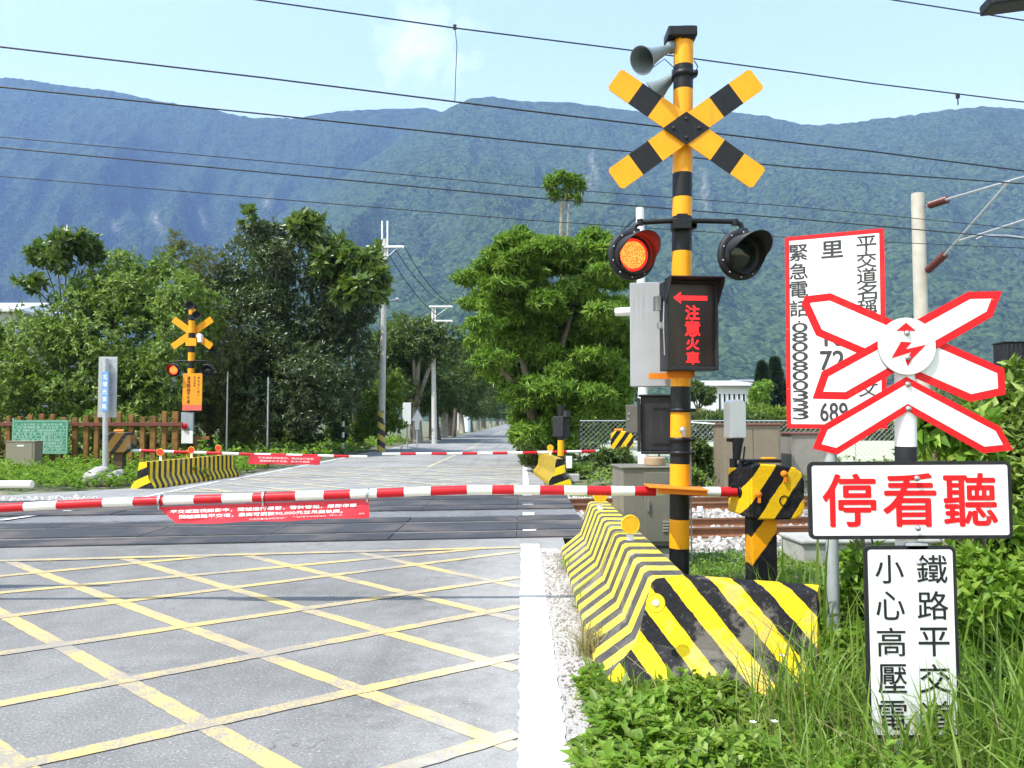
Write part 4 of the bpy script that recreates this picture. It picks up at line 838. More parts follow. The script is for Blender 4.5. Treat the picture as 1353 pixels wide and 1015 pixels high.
def tree(name, label, cat, base, lobes, nc, k, ln, wd, mk, seed, tr=.16, group=None, up=.35, spread=.9, lo=.5, droop=.12, bark=None, limbs=8):
    R = np.random.RandomState(seed); rn = random.Random(seed); base = Vector(base); o = thing(name, label, cat, base, group)
    p, d = crown_pts(R, lobes, nc, lo); p[:, 2] = np.maximum(p[:, 2], .25); P2, A, Nn = rosettes(R, p, d, k, up, spread)
    n = len(P2); leaves('crown', P2, A, Nn, ln * R.uniform(.6, 1.25, n), wd * R.uniform(.7, 1.2, n), LM[mk], o, None, .18, droop)
    if tr:
        b = MB(); zt = min(l[0][2] for l in lobes); cx = sum(l[0][0] for l in lobes) / len(lobes); cy = sum(l[0][1] for l in lobes) / len(lobes); fork = Vector((base.x * .6 + cx * .4, base.y * .6 + cy * .4, max(base.z + .8, zt * .75)))
        b.ring([base + V(0, 0, -.1), base + V(0, 0, .15), base.lerp(fork, .5) + V(.04, 0, 0), fork], [tr * 1.5, tr * 1.08, tr * .9, tr * .8], 12)
        for l in rn.sample(list(lobes), min(limbs, len(lobes))):
            c = Vector(l[0]); mid = fork.lerp(c, .5) + V(rn.uniform(-.2, .2), rn.uniform(-.2, .2), .25); b.ring([fork, mid, c, c + V(rn.uniform(-.4, .4), rn.uniform(-.4, .4), l[1][2] * .6)], [tr * .55, tr * .38, tr * .22, tr * .06], 7)
        b.build('trunk', bark or M_bark, o, 'all')
    return o
def clump(rn, lobes, n=5, f=.46):
    out = []
    for c, r in lobes:
        for _ in range(n):
            d = Vector((rn.gauss(0, 1), rn.gauss(0, 1), rn.gauss(0, 1))).normalized(); k = f * rn.uniform(.75, 1.25); out.append(((c[0] + d.x * r[0] * .72, c[1] + d.y * r[1] * .72, c[2] + d.z * r[2] * .72), (r[0] * k, r[1] * k, r[2] * k * .85)))
    return out
def rlobes(rn, ls, D, dd=2.0, n=5): q = [lobe(*l, D, rn.uniform(-dd, dd)) for l in ls]; return clump(rn, q, n) + [(c, tuple(x * .92 for x in r)) for c, r in q]
rn = random.Random(12)
# left: the broad mixed tree, behind the timber fence
ls = [(150, 440, 80, 70), (95, 425, 55, 50), (200, 395, 60, 50), (60, 470, 45, 55), (250, 430, 50, 60), (130, 510, 80, 40), (220, 500, 60, 50), (70, 535, 60, 30), (160, 360, 45, 32), (225, 350, 26, 22), (115, 378, 30, 24), (30, 520, 40, 40), (100, 560, 70, 30), (190, 555, 60, 32), (20, 575, 50, 25), (20, 450, 34, 50), (10, 500, 40, 50)]
tree('broadleaf_tree', 'large loose light green tree behind the timber fence', 'tree', G(150, 598), rlobes(rn, ls, 34), 8000, 8, .24, .095, 'mixed', 1, .2, None, .2, 1.0, .35)
ls = [(268, 400, 30, 60), (280, 355, 24, 30), (300, 470, 45, 70), (240, 340, 26, 22), (275, 520, 50, 45), (232, 318, 12, 16), (260, 560, 60, 32), (300, 540, 40, 40), (330, 560, 40, 28)]
tree('broadleaf_tree', 'brownish olive tree behind the striped cross at the left', 'tree', G(280, 597), rlobes(rn, ls, 36, 1.5), 5600, 8, .18, .045, 'olive', 2, .15, None, .5, .8, .3)
ls = [(55, 335, 14, 16), (85, 325, 12, 22), (110, 318, 14, 14), (40, 372, 18, 10), (120, 335, 12, 18), (75, 345, 16, 14)]
tree('tall_shrub', 'gangly large leaved tree tops poking above the light green tree', 'tree', G(80, 596), [lobe(*l, 34, rn.uniform(-.6, .6)) for l in ls], 190, 9, .40, .19, 'big', 3, .08, None, .1, 1.0, .3)
# left: the dense dark tree
ls = [(400, 420, 80, 80), (340, 350, 55, 50), (400, 340, 60, 45), (450, 400, 50, 60), (340, 430, 50, 60), (410, 500, 55, 45), (370, 510, 50, 45), (460, 470, 42, 55), (310, 400, 25, 40), (355, 312, 38, 20), (440, 520, 40, 40), (375, 470, 40, 40), (350, 530, 45, 36), (400, 548, 50, 24), (330, 500, 40, 50)]
tree('broadleaf_tree', 'dense dark green tree with rounded clumps left of the utility pole', 'tree', G(412, 590), rlobes(rn, ls, 36, 1.6), 11000, 9, .22, .065, 'dark', 4, .25, None, .25, 1.0, .45)
ls = [(395, 292, 10, 12), (412, 300, 13, 16), (448, 330, 12, 16), (465, 350, 20, 22), (490, 345, 14, 20), (480, 380, 22, 16), (500, 375, 10, 24), (330, 286, 8, 8), (430, 345, 16, 20), (455, 385, 16, 16), (395, 305, 7, 12)]
tree('breadfruit_tree', 'tall tree with large glossy leaves rising behind the dense dark tree', 'tree', G(470, 586), [lobe(*l, 34.5, rn.uniform(-.6, .6)) for l in ls], 300, 8, .50, .25, 'big', 5, .12, None, .15, 1.0, .3)
ls = [(508, 530, 16, 36), (490, 545, 18, 30), (522, 515, 14, 24), (480, 560, 12, 22), (515, 560, 20, 16)]
tree('shrub', 'yellow green bush at the foot of the utility pole', 'bush', G(505, 592), rlobes(rn, ls, 42, .8), 900, 7, .26, .12, 'lime', 6, .06, None, .2, 1.0, .3)
for i, (px, D, w, h, mk) in enumerate(((30, 29, 60, 1.5, 'olive'), (110, 30, 60, 1.8, 'mixed'), (200, 30, 50, 1.6, 'olive'), (320, 40, 40, 1.7, 'street'), (380, 42, 40, 1.5, 'street'), (455, 44, 30, 1.9, 'street'))):
    b0 = P(px, 600, D); b0.z = -.03; k = D / F; ll = clump(rn, [((b0.x + rn.uniform(-1, 1) * w * k * .8, D + rn.uniform(-.6, .6), h * rn.uniform(.3, .7)), (w * k * .4, .8, h * .45)) for _ in range(6)], 3)
    tree('shrub', ['olive undergrowth at the left end of the timber fence', 'green undergrowth behind the middle of the timber fence', 'olive undergrowth behind the right end of the timber fence', 'dark undergrowth left of the dense dark tree', 'dark undergrowth under the dense dark tree', 'dark undergrowth between the dense dark tree and the utility pole'][i], 'bush', b0, ll, 900, 7, .2, .08, mk, 170 + i, 0, None, .2, 1.0, .2)
# right: the layered bright tree by the road
ls = []
rr_ = random.Random(77)
for y, xa, xb in ((322, 655, 815), (335, 640, 835), (355, 628, 842), (375, 622, 842), (398, 615, 842), (420, 610, 842), (445, 612, 845), (468, 622, 845), (490, 645, 842), (512, 660, 835), (535, 672, 825), (558, 678, 815), (575, 690, 800)):
    for i in range(7): x = xa + 6 + (xb - xa - 20) * (i + rr_.random()) / 7; ls.append((x, y + rr_.uniform(-9, 9), rr_.uniform(18, 32), rr_.uniform(7, 13)))
def wl_(l): return lobe(*l, 29, rr_.uniform(-2.6, 2.6), .9)
tree('layered_tree', 'bright green tree with flat layered sprays of foliage right of the road', 'tree', G(708, 617), [wl_(l) for l in ls] + clump(rn, [lobe(722, 420, 78, 75, 30), lobe(750, 510, 58, 60, 30), lobe(735, 560, 40, 30, 29), lobe(690, 470, 50, 40, 29.5), lobe(705, 535, 34, 34, 28), lobe(765, 548, 48, 38, 28), lobe(800, 520, 40, 44, 28.5), lobe(725, 575, 40, 20, 27.6), lobe(660, 420, 46, 34, 28.5), lobe(685, 311, 12, 9, 29)], 8, .42), 22000, 9, .27, .066, 'bright', 8, .30, None, .30, .95, .5, .25, M_bark, 5)
ls = [(727, 243, 7, 9), (742, 234, 11, 5), (758, 240, 11, 6), (750, 252, 8, 9), (733, 256, 6, 9), (767, 247, 6, 7), (763, 262, 4, 6)]
o = thing('tall_thin_tree', 'thin tree with tufted top standing above the layered tree', 'tree', G(744, 590)); Dt = 44
R = np.random.RandomState(31); p, d = crown_pts(R, [lobe(*l, Dt, 0) for l in ls], 150, .2); a_, b_, c_ = rosettes(R, p, d, 8, -.1, 1.1); leaves('crown', a_, b_, c_, .42 * R.uniform(.6, 1.2, len(a_)), .07, LM['bright'], o, None, .15, .45)
b = MB(); g0 = G(744, 590); b.ring([g0, P(741, 315, Dt), P(742, 280, Dt), P(738, 252, Dt)], [.16, .12, .09, .05], 8); b.ring([P(742, 285, Dt), P(747, 262, Dt), P(750, 245, Dt)], [.08, .07, .04], 8); b.ring([g0 + V(.4, 0, 0), P(750, 310, Dt), P(751, 275, Dt), P(756, 250, Dt)], [.10, .07, .06, .04], 8); b.build('trunk', M_bark2, o, 'all')
# street trees both sides of the far road
def street(seed, h, r, trunk_h, mk):
    rr = random.Random(seed); ll = [((rr.uniform(-r, r) * .75, rr.uniform(-r, r) * .75, trunk_h + rr.uniform(.15, 1) * (h - trunk_h) * .85), (r * rr.uniform(.4, .6), r * rr.uniform(.4, .6), r * rr.uniform(.28, .45))) for _ in range(11)]
    return ll
protos = []
labs = [('street tree with pale trunk at the near end of the left row', 55, -7.2, 0), ('street tree with dark thick trunk, second in the left row', 62, -6.9, 1)]
for i in range(2): protos.append(tree('street_tree', labs[i][0], 'tree', (0, 0, 0), street(40 + i, 7.6, 3.1, 2.4, 'street'), 1500, 8, .38, .13, 'street', 50 + i, .32 if i == 0 else .5, 'street trees along the far road', .3, 1.0, .4, .15, M_bark2 if i == 0 else M_bark))
left_rows = [(55, -7.3), (63, -7.0), (72, -7.2), (82, -7.6), (95, -7.2), (110, -7.4), (128, -7.2), (150, -7.4), (180, -7.2), (220, -7), (270, -7), (330, -7)]
right_rows = [(42, 3.4), (52, 3.2), (64, 2.7), (80, 2.5), (100, 2.4), (125, 2.6), (155, 2.6), (195, 2.5), (250, 2.5), (320, 2.4)]
ords = ['first', 'second', 'third', 'fourth', 'fifth', 'sixth', 'seventh', 'eighth', 'ninth', 'tenth', 'eleventh', 'twelfth']
for side, rows_ in (('left', left_rows), ('right', right_rows)):
    for i, (y, x) in enumerate(rows_):
        if side == 'left' and i < 2: o = protos[i]
        else: o = copy_tree(protos[i % 2])
        o.location = (x, y, -.03); o.rotation_euler = (0, 0, i * 1.3 + (2 if side == 'right' else 0)); s = rn.uniform(.85, 1.1) * (1.05 if side == 'left' else .8); o.scale = (s, s, s)
        o['label'] = '%s street tree from the railway along the %s side of the far road' % (ords[i], side)
o = copy_tree(protos[1]); o.location = (-2.5, 420, 0); o.scale = (1.6, 1.6, 1.1); o['label'] = 'tree closing the view at the far end of the road'
# mid trees left behind the road
for i, (px, py, r, h, D, mk) in enumerate(((545, 470, 42, 50, 58, 'street'), (480, 540, 40, 45, 60, 'dark'), (600, 470, 34, 34, 75, 'street'))):
    ls = [(px + rn.uniform(-r, r) * .7, py + rn.uniform(-h, h) * .7, r * .5, h * .42) for _ in range(9)]
    b0 = P(px, 560, D); b0.z = -.03; tree('broadleaf_tree', ['dark tree between the two utility poles', 'dark leaved tree behind the yellow green bush', 'tree crown behind the second utility pole'][i], 'tree', b0, rlobes(rn, ls, D, 2), 1500, 7, .42, .16, mk, 60 + i, .2, None, .2, 1.0, .3)
# right middle distance
for i, (px, yb, yt, w, D) in enumerate(((1008, 548, 480, 22, 70), (1025, 548, 474, 26, 72))):
    R = np.random.RandomState(80 + i); b0 = P(px, 560, D); b0.z = -.03; H = 1.6 + (555 - yt) * D / F; o = thing('conifer', ['dark pointed conifer beside the white house', 'taller dark conifer next to the red edged notice board'][i], 'tree', b0)
    n = 2600; t_ = R.rand(n) ** .8; a = R.uniform(0, 6.28, n); rad = (1 - t_) * w * D / F * (.35 + .65 * R.rand(n)) * (1 + .25 * np.sin(t_ * 40)); p = np.stack([b0.x + rad * np.cos(a), b0.y + rad * np.sin(a), .5 + t_ * (H - .6)], 1); d = np.stack([np.cos(a), np.sin(a), -.25 + 0 * a], 1)
    a_, b_, c_ = rosettes(R, p, d, 5, .0, .7); leaves('crown', a_, b_, c_, .55, .10, LM['conifer'], o, None, .1, .2); b = MB(); b.cyl(b0, b0 + V(0, 0, H * .9), .16, .03, 8); b.build('trunk', M_bark, o)
for i, (px, py, rx, ry, D, mk, lab) in enumerate(((922, 522, 20, 20, 66, 'street', 'round tree left of the white house'), (1004, 522, 12, 18, 60, 'bright', 'light green tree right of the white house'), (900, 548, 34, 10, 58, 'olive', 'low olive bushes in front of the white house'), (1015, 548, 40, 12, 52, 'lime', 'yellow green hedge bushes below the conifers'), (960, 555, 50, 8, 46, 'street', 'dark clipped hedge beyond the pale field'))):
    ls = [(px + rn.uniform(-1, 1) * rx * .7, py + rn.uniform(-1, 1) * ry * .6, rx * .5, ry * .5) for _ in range(9)]; b0 = P(px, 560, D); b0.z = -.03
    tree('broadleaf_tree' if i < 2 else 'bush', lab, 'tree' if i < 2 else 'bush', b0, rlobes(rn, ls, D, 1.2), 900, 7, .34, .12, mk, 90 + i, .12, None, .2, 1.0, .3)
hb = thing('hedge', 'long dark hedge behind the chain link fence and pale field', 'hedge', V(14, 62, 0)); R = np.random.RandomState(7); n = 4200; p = np.stack([R.uniform(4, 34, n), R.uniform(61, 63.5, n), R.uniform(0, 1.9, n) ** 1.0], 1); a_, b_, c_ = rosettes(R, p, rndunit(R, n), 5, .3, 1.0); leaves('foliage', a_, b_, c_, .3, .12, LM['street'], hb)
# shrubs at the fence and the track's far side
for i, (px, py, rx, ry, D, mk, lab) in enumerate(((775, 615, 34, 16, 23.5, 'dark', 'dark low shrub at the foot of the chain link fence'), (815, 612, 26, 18, 23, 'street', 'shrub behind the far striped barrier box'), (925, 605, 26, 26, 20, 'street', 'bushy green shrub left of the brown equipment cabinets'), (905, 630, 22, 14, 19.3, 'mixed', 'low green shrub beside the ballast'), (700, 600, 14, 14, 24.5, 'street', 'small shrub at the trunk of the layered tree'), (765, 632, 16, 6, 22, 'mixed', 'weeds beside the far concrete barrier'))):
    ls = [(px + rn.uniform(-1, 1) * rx * .8, py + rn.uniform(-1, 1) * ry * .6, rx * .45, ry * .5) for _ in range(10)]; b0 = P(px, 620, D); b0.z = -.03
    tree('shrub', lab, 'bush', b0, rlobes(rn, ls, D, .5), 620, 7, .15, .06, mk, 120 + i, 0, None, .3, 1.0, .2)
# far-off woods below the mountain
R = np.random.RandomState(5); cs = []; 
for _ in range(420):
    s = R.choice([-1, 1]); y = R.uniform(75, 330); x = s * (R.uniform(14, 60) + y * R.uniform(.05, .75)); 
    if s > 0 and y < 130 and 6 < x < 45: continue
    cs.append((x, y, R.uniform(2.0, 5.5), R.uniform(2.2, 4.6)))
lob = [((x, y, h), (r, r, r * .75)) for x, y, h, r in cs] + [((x, y, h * .3), (r * .9, r * .9, h * .4)) for x, y, h, r in cs]; p, d = crown_pts(R, lob, 26000, .6); a_, b_, c_ = rosettes(R, p, d, 4, .3, 1.0); fw = leaves('far_woods', a_, b_, c_, .95 * R.uniform(.6, 1.3, len(a_)), .42, LM['street'], None, 'stuff')

# ================================================================ left of the road beyond the tracks
# timber fence with its green board
FD = 25.5
fa, fbp = P(-160, 600, FD + .8), P(243, 600, FD - .2); fa.z = fbp.z = 0; fdirn = (fbp - fa).normalized(); flen = (fbp - fa).length
tf = thing('timber_fence', 'rustic timber fence of brown upright posts with one red brown rail', 'fence', (fa + fbp) / 2); ff = Fr(fa, fdirn, V(0, 0, 1)); rf = random.Random(3); x = 0.1
while x < flen:
    h = 1.72 + rf.uniform(-.05, .16); b = MB(); w = rf.uniform(.15, .20); b.prism(ff.at(x, 0, rf.uniform(-.02, .02)), [(-w / 2, -.1), (w / 2, -.1), (w / 2 + rf.uniform(-.01, .01), h), (-w / 2 + rf.uniform(-.01, .01), h + rf.uniform(-.03, .03))], -.05, .05); b.build('picket', paint('dark fence timber', (.17, .085, .022), .8, .4, 5, .5, (.035, .02, .012), bmp=.3), tf, bevel=.012); x += rf.uniform(.34, .42)
b = MB(); b.fbox(ff, 0, flen, 1.40, 1.52, .055, .13); b.build('rail', M_woodred, tf, bevel=.01)
M_gsign = paint('green board', (.045, .20, .125), .5, .1, 3, .2); M_faint = paint('faded lettering', (.30, .46, .38), .6, .15, 12, .2)
gb = Fr(P(52.5, 577, FD - .1), fdirn, V(0, 0, 1)); b = MB(); k = FD / F; b.fbox(gb, -40 * k, 40 * k, -23 * k, 22 * k, -.03, 0); go = b.build('green_board', M_gsign, None, False, .004); mark(go, 'green board with faded pale lettering fixed on the timber fence', 'sign'); b = MB()
for y in (-21.5, 20.5): b.fbox(gb, -38.5 * k, 38.5 * k, y * k - .01, y * k + .01, .001, .004)
for x in (-38.2, 38.2): b.fbox(gb, x * k - .01, x * k + .01, -21 * k, 20 * k, .001, .004)
for i in range(9): b.fbox(gb, -37 * k, 37 * k, (14 - i * 4.2) * k - .006, (14 - i * 4.2) * k + .006, .001, .003)
b.fbox(gb, -20 * k, -19.4 * k, -21 * k, 14 * k, .0032, .005); b.fbox(gb, 6 * k, 6.6 * k, -21 * k, 6 * k, .0032, .005)
rt = random.Random(6)
for i in range(9):
    x = -36.5
    while x < 34:
        w = rt.uniform(.8, 1.5)
        if rt.random() < .62: b.fbox(gb, x * k, (x + w) * k, (15.2 - i * 4.2) * k, (17.4 - i * 4.2) * k, .003, .004)
        x += w + .6
b.build('lettering', M_faint, go)
# signal cabinet, sign post, its stone foot
c0 = G(27, 627); sc_ = thing('signal_cabinet', 'taupe metal cabinet with two pale plates in the grass before the timber fence', 'cabinet', c0); fq = Fr(c0, Matrix.Rotation(.12, 3, 'Z') @ V(1, 0, 0), V(0, 0, 1)); k = c0.y / F; b = MB(); b.fbox(fq, -19 * k, 17 * k, .12, .96, -.5, 0); b.fbox(fq, -20 * k, 18 * k, .96, .98, -.52, .02); b.build('body', paint('taupe enamel', (.24, .215, .165), .5, .06, 5, .2), sc_, bevel=.01)
b = MB(); b.fbox(fq, -16 * k, 14 * k, .2, .92, .0, .012); dd = b.build('door', paint('taupe enamel', None), sc_, bevel=.004)
for y in (.84, .30): b = MB(); b.fbox(fq, -5 * k, 4 * k, y - .02, y + .025, .012, .018); b.build('plate', M_white, dd)
b = MB(); b.fbox(fq, -18 * k, 16 * k, -.1, .12, -.48, -.02); b.build('plinth', M_conc, sc_)
sp0 = G(139, 640); D = sp0.y; sp_ = thing('sign_post', 'grey steel sign post with a blue lettered strip and the back of a tall plate', 'sign post', sp0); b = MB(); b.cyl(sp0, P(139.5, 474, D), .068, .06, 16); b.build('post', M_galv, sp_, True)
fz = Fr(P(141.5, 511, D + .1), Matrix.Rotation(.1, 3, 'Z') @ V(1, 0, 0), V(.01, 0, 1)); k = D / F; b = MB(); b.fbox(fz, -11.5 * k, 12.5 * k, -41 * k, 40 * k, -.02, 0); b.build('rear_plate', M_galv, sp_, bevel=.004)
fz = Fr(P(138.5, 517, D - .08), Matrix.Rotation(-.2, 3, 'Z') @ V(1, 0, 0), V(0, 0, 1)); b = MB(); b.fbox(fz, -5.2 * k, 4.8 * k, -27 * k, 26 * k, -.03, 0); st_ = b.build('blue_strip', paint('blue enamel', (.16, .30, .58), .4, .1, 4, .1), sp_, bevel=.003); b = MB()
b.vtext(fz, '北埔光復路', -.2 * k, 24 * k, 6.4 * k, 9.8 * k, .003, 0, .02); b.build('lettering', M_white, st_)
# rough stone
def rock(name, c, s, seed, m, tag):
    import bmesh
    bm = bmesh.new(); bmesh.ops.create_icosphere(bm, subdivisions=4, radius=1); co = np.array([v.co[:] for v in bm.verts]); a = fbm(co[:, 0] * 1.4 + 9, co[:, 1] * 1.4 + co[:, 2] * 1.1 + 9, seed, 5) - .5; a2 = fbm(co[:, 0] * 5 + 9, co[:, 1] * 5 + co[:, 2] * 4 + 9, seed + 3, 3) - .5
    co = co * (1 + a * .8 + a2 * .25)[:, None]; co[:, 2] = np.maximum(co[:, 2], -.5); vs = [(c[0] + q_[0] * s[0], c[1] + q_[1] * s[1], c[2] + q_[2] * s[2]) for q_ in co]; fs = [tuple(v.index for v in f.verts) for f in bm.faces]; bm.free(); b = MB(); b.add(vs, fs); o = b.build(name, m, None, 'all'); mark(o, *tag); return o
M_rock = paint('rough rock', (.30, .29, .28), .95, .35, 5, .6, (.10, .10, .09), bmp=.9)
rock('boulder', (sp0.x - .05, sp0.y - .15, .12), (.42, .35, .30), 3, M_rock, ('rough grey boulder at the foot of the blue lettered sign post', 'rock')); rock('boulder', (sp0.x + .36, sp0.y - .05, .08), (.26, .28, .26), 8, M_rock, ('smaller grey boulder right of the larger one under the sign post', 'rock'))
# far signal post on the left
fs0 = G(250, 619); FDs = fs0.y; sf = thing('crossing_signal', 'distant yellow cross signal with lit red lamp and orange notice beside the timber fence', 'crossing signal', fs0)
def fp(px, py, d=0): return P(px, py, FDs + d)
bands = [(405, 1), (408, 0), (416, 1), (424, 0), (440, 1), (447, 0), (457, 1), (466, 0), (477, 1), (487, 0), (500, 1), (515, 0), (540, 1), (594, 0), (606, 1)]; pts = []; mis = []
for y, c in bands: p = fp(251, y); pts.append(V(fs0.x, fs0.y, p.z)); mis.append(c)
pts.append(fs0); b = MB(); b.ring(pts, [.105] * len(pts), 16, 0, True, mis); b.build('pole', [M_yel, M_blk], sf, True); b = MB(); b.fbox(face(fp(251, 403)), -.14, .14, -.05, .06, -.14, .12); b.build('top_cap', M_blk, sf, bevel=.02)
k = FDs / F; fx = face(fp(254, 440, .14))
for s, cz in ((1, .0), (-1, .016)):
    f2 = Fr(fx.p(0, 0, -cz), fx.u * math.cos(th) + fx.v * math.sin(th) * s, fx.v * math.cos(th) - fx.u * math.sin(th) * s); b = MB(); b.prism(f2, [(-.80, -.11), (.80, -.11), (.80, .11), (-.80, .11)], -.006, .006); b.build('cross_arm', M_yel, sf)
b = MB(); b.fbox(face(fp(252, 452, -.12)), -7 * k, 7 * k, -5 * k, 5 * k, -.05, 0); b.build('cross_bracket', M_yel, sf)
for (x, y) in ((252, 405), (261, 418)):
    f = Fr(fp(x, y, -.28), V(1, .1, 0), V(0, .15, 1)); b = MB(); b.lathe(f, [(0, -.16), (.05, -.16), (.05, -.05), (.09, .05), (.15, .12), (.155, .12), (.13, .10), (.05, -.02), (0, -.02)], 18); h = b.build('horn_speaker', M_dgrey, sf, True)
b = MB(); f = face(fp(263, 444, -.25)); b.lathe(f, [(0, -.15), (.08, -.15), (.09, .0), (.08, .03), (.05, .03), (0, .02)], 14); b.box(f.p(.02, -.13, -.03), (.12, .12, .14)); b.build('camera', M_white, sf, True)
b = MB(); b.tube([fp(231, 484), fp(231, 477), fp(252, 477), fp(275, 477), fp(275, 484)], .025, 8); b.build('lamp_arm', M_blk, sf, True)
flasher(fp(229.5, 489, -.1), True, sf, 1.05, (.05, -1, -.05)); flasher(fp(274, 490, -.1), False, sf, 1.05, (.2, -1, -.05))
fn_ = Fr(fp(254, 518, -.16), Matrix.Rotation(-.1, 3, 'Z') @ V(1, 0, 0), V(.075, 0, 1)); b = MB(); b.fbox(fn_, -13.5 * k, 13.5 * k, -24.5 * k, 24.5 * k, -.02, 0); nb = b.build('orange_notice', paint('orange notice', (.78, .27, .012), .45, .05, 4, .08), sf, bevel=.003)
b = MB(); b.vtext(fn_, '違規闖越平交道', -5.2 * k, 21 * k, 4.6 * k, 5.2 * k, .003, 0, .02); b.vtext(fn_, '應停看聽', 3.0 * k, 21 * k, 3.0 * k, 3.6 * k, .003, 0, .0); b.vtext(fn_, '最高罰九萬元', 8.6 * k, 21 * k, 3.2 * k, 4.6 * k, .003, 0, .0); b.build('lettering', M_blk, nb)
b = MB(); b.fbox(fn_, -13.5 * k, 13.5 * k, -24.5 * k, -17 * k, .001, .004); b.build('red_band', paint('faded red', (.62, .12, .09), .5, .1, 5, .1), nb)
b = MB(); b.fbox(face(fp(247, 556, -.12)), -8 * k, 8 * k, -12 * k, 11 * k, -.1, 0); bx = b.build('control_box', M_grey, sf, bevel=.01); b = MB(); b.lathe(face(fp(243, 563, -.2)), [(0, -.05), (4 * k, -.05), (4 * k, .01), (2 * k, .05), (0, .06)], 14); b.build('red_button', M_red, bx, True); b = MB(); b.fbox(face(fp(247, 577, -.16)), -7.5 * k, 7.5 * k, -9 * k, 8 * k, -.05, 0); b.build('instruction_plate', M_swhite, sf, bevel=.004)
b = MB(); b.box(fp(257, 595, .1), (.12, .12, 1.0)); b.box(fp(267, 579, .1), (.50, .10, .12)); o = b.build('wooden_stake', M_wood, None, False, .01); mark(o, 'short brown wooden stake with a crosspiece behind the distant signal', 'stake')
# far barriers and machines
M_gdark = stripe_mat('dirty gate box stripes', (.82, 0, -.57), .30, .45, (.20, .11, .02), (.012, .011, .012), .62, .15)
def far_gate(base, pxa, pta, n, lab, flip, D):
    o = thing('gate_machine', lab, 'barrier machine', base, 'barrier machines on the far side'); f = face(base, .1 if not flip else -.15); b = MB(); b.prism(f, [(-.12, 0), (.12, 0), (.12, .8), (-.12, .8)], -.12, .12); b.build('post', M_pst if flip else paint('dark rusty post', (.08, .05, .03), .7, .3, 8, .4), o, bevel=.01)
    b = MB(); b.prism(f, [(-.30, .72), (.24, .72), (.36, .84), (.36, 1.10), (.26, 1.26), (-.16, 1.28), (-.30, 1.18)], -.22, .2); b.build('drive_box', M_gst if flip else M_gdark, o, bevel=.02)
    b = MB(); b.cyl(f.p(-.2, 1.3, -.1), f.p(.05, 1.3, -.1), .04, .04, 8); b.build('lid_handle', M_orange, o)
    st = [((i + 1) / n, i % 2) for i in range(n)] + [(1.01, 0)]; gate_arm('gate_arm', [pxa, (Vector(pxa) + Vector(pta)) / 2 + V(0, 0, -.02), pta], st, o, .045, .035); return o
gb0 = P(821, 620, 23.5); gb0.z = 0; far_gate(gb0, P(806, 596, 23.4), P(508, 600, 22.2), 15, 'yellow and black barrier box on the far right, its arm reaching left across the road', True, 23.5)
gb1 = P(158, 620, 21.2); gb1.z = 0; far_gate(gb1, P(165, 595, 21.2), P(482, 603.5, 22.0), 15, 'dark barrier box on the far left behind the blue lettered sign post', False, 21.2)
wb = cloth('warning_banner', (P(330, 600.5, 21.5), P(424, 603, 21.7)), (P(327, 613, 21.5), P(422, 614, 21.7)), M_ban, ('small red banner hanging from the far left barrier arm', 'banner'), [('平交道監視錄影中，闖越進行舉發', .12, .9, .35, .25, .0), ('闖越鐵路平交道，最高可罰款', .15, .85, .72, .22, .0)], 14, .02)
# far concrete barriers
def far_barrier(p0, p1, lab, mat, endmat, n_ref, refc, hgt=.62):
    p0, p1 = Vector(p0), Vector(p1); d = (p1 - p0).normalized(); o_ = V(d.y, -d.x, 0); o_ = o_ if o_.y < 0 else -o_; t = thing('concrete_barrier', lab, 'barrier', (p0 + p1) / 2, 'concrete barriers beyond the tracks')
    pr = [(.30, -.1), (.28, .06), (.15, .24), (.09, hgt), (-.09, hgt), (-.15, .24), (-.28, .06), (-.3, -.1)]; b = MB(); n = len(pr); path = [p0 + d * s * (p1 - p0).length for s in np.linspace(0, 1, 6)]; vs = [p + o_ * a + V(0, 0, h) for p in path for a, h in pr]
    b.add(vs, [(i * n + k, i * n + k + 1, (i + 1) * n + k + 1, (i + 1) * n + k) for i in range(5) for k in range(n - 1)], 0); b.add(vs[:n], [tuple(range(n))], 1); b.add(vs[-n:], [tuple(range(n))[::-1]], 1); b.build('wall', [mat, endmat], t, bevel=.01)
    for i in range(n_ref):
        c = p0.lerp(p1, (i + .5) / n_ref) + V(0, 0, hgt + .20); reflector(c, face(c), .09, t, .14, refc)
    return t
M_fs = stripe_mat('far barrier stripes', (.16, .97, -.25), .23, .1, (.74, .50, .02), (.035, .03, .025), .5, .08, .6); M_fe = stripe_mat('far barrier end stripes', (.3, -.4, -.8), .32, .25, (.78, .55, .01), BLK, .5, .05)
far_barrier(G(188, 646), G(304, 629), 'low yellow and black striped concrete barrier left of the far road', M_fs, M_fe, 3, paint('red reflector', (.60, .05, .03), .3, .1, 30, .1))
far_barrier(V(.95, 19.9, 0), V(.62, 24.2, 0), 'striped concrete barrier end at the right edge of the far road', M_fs, M_fe, 1, None)
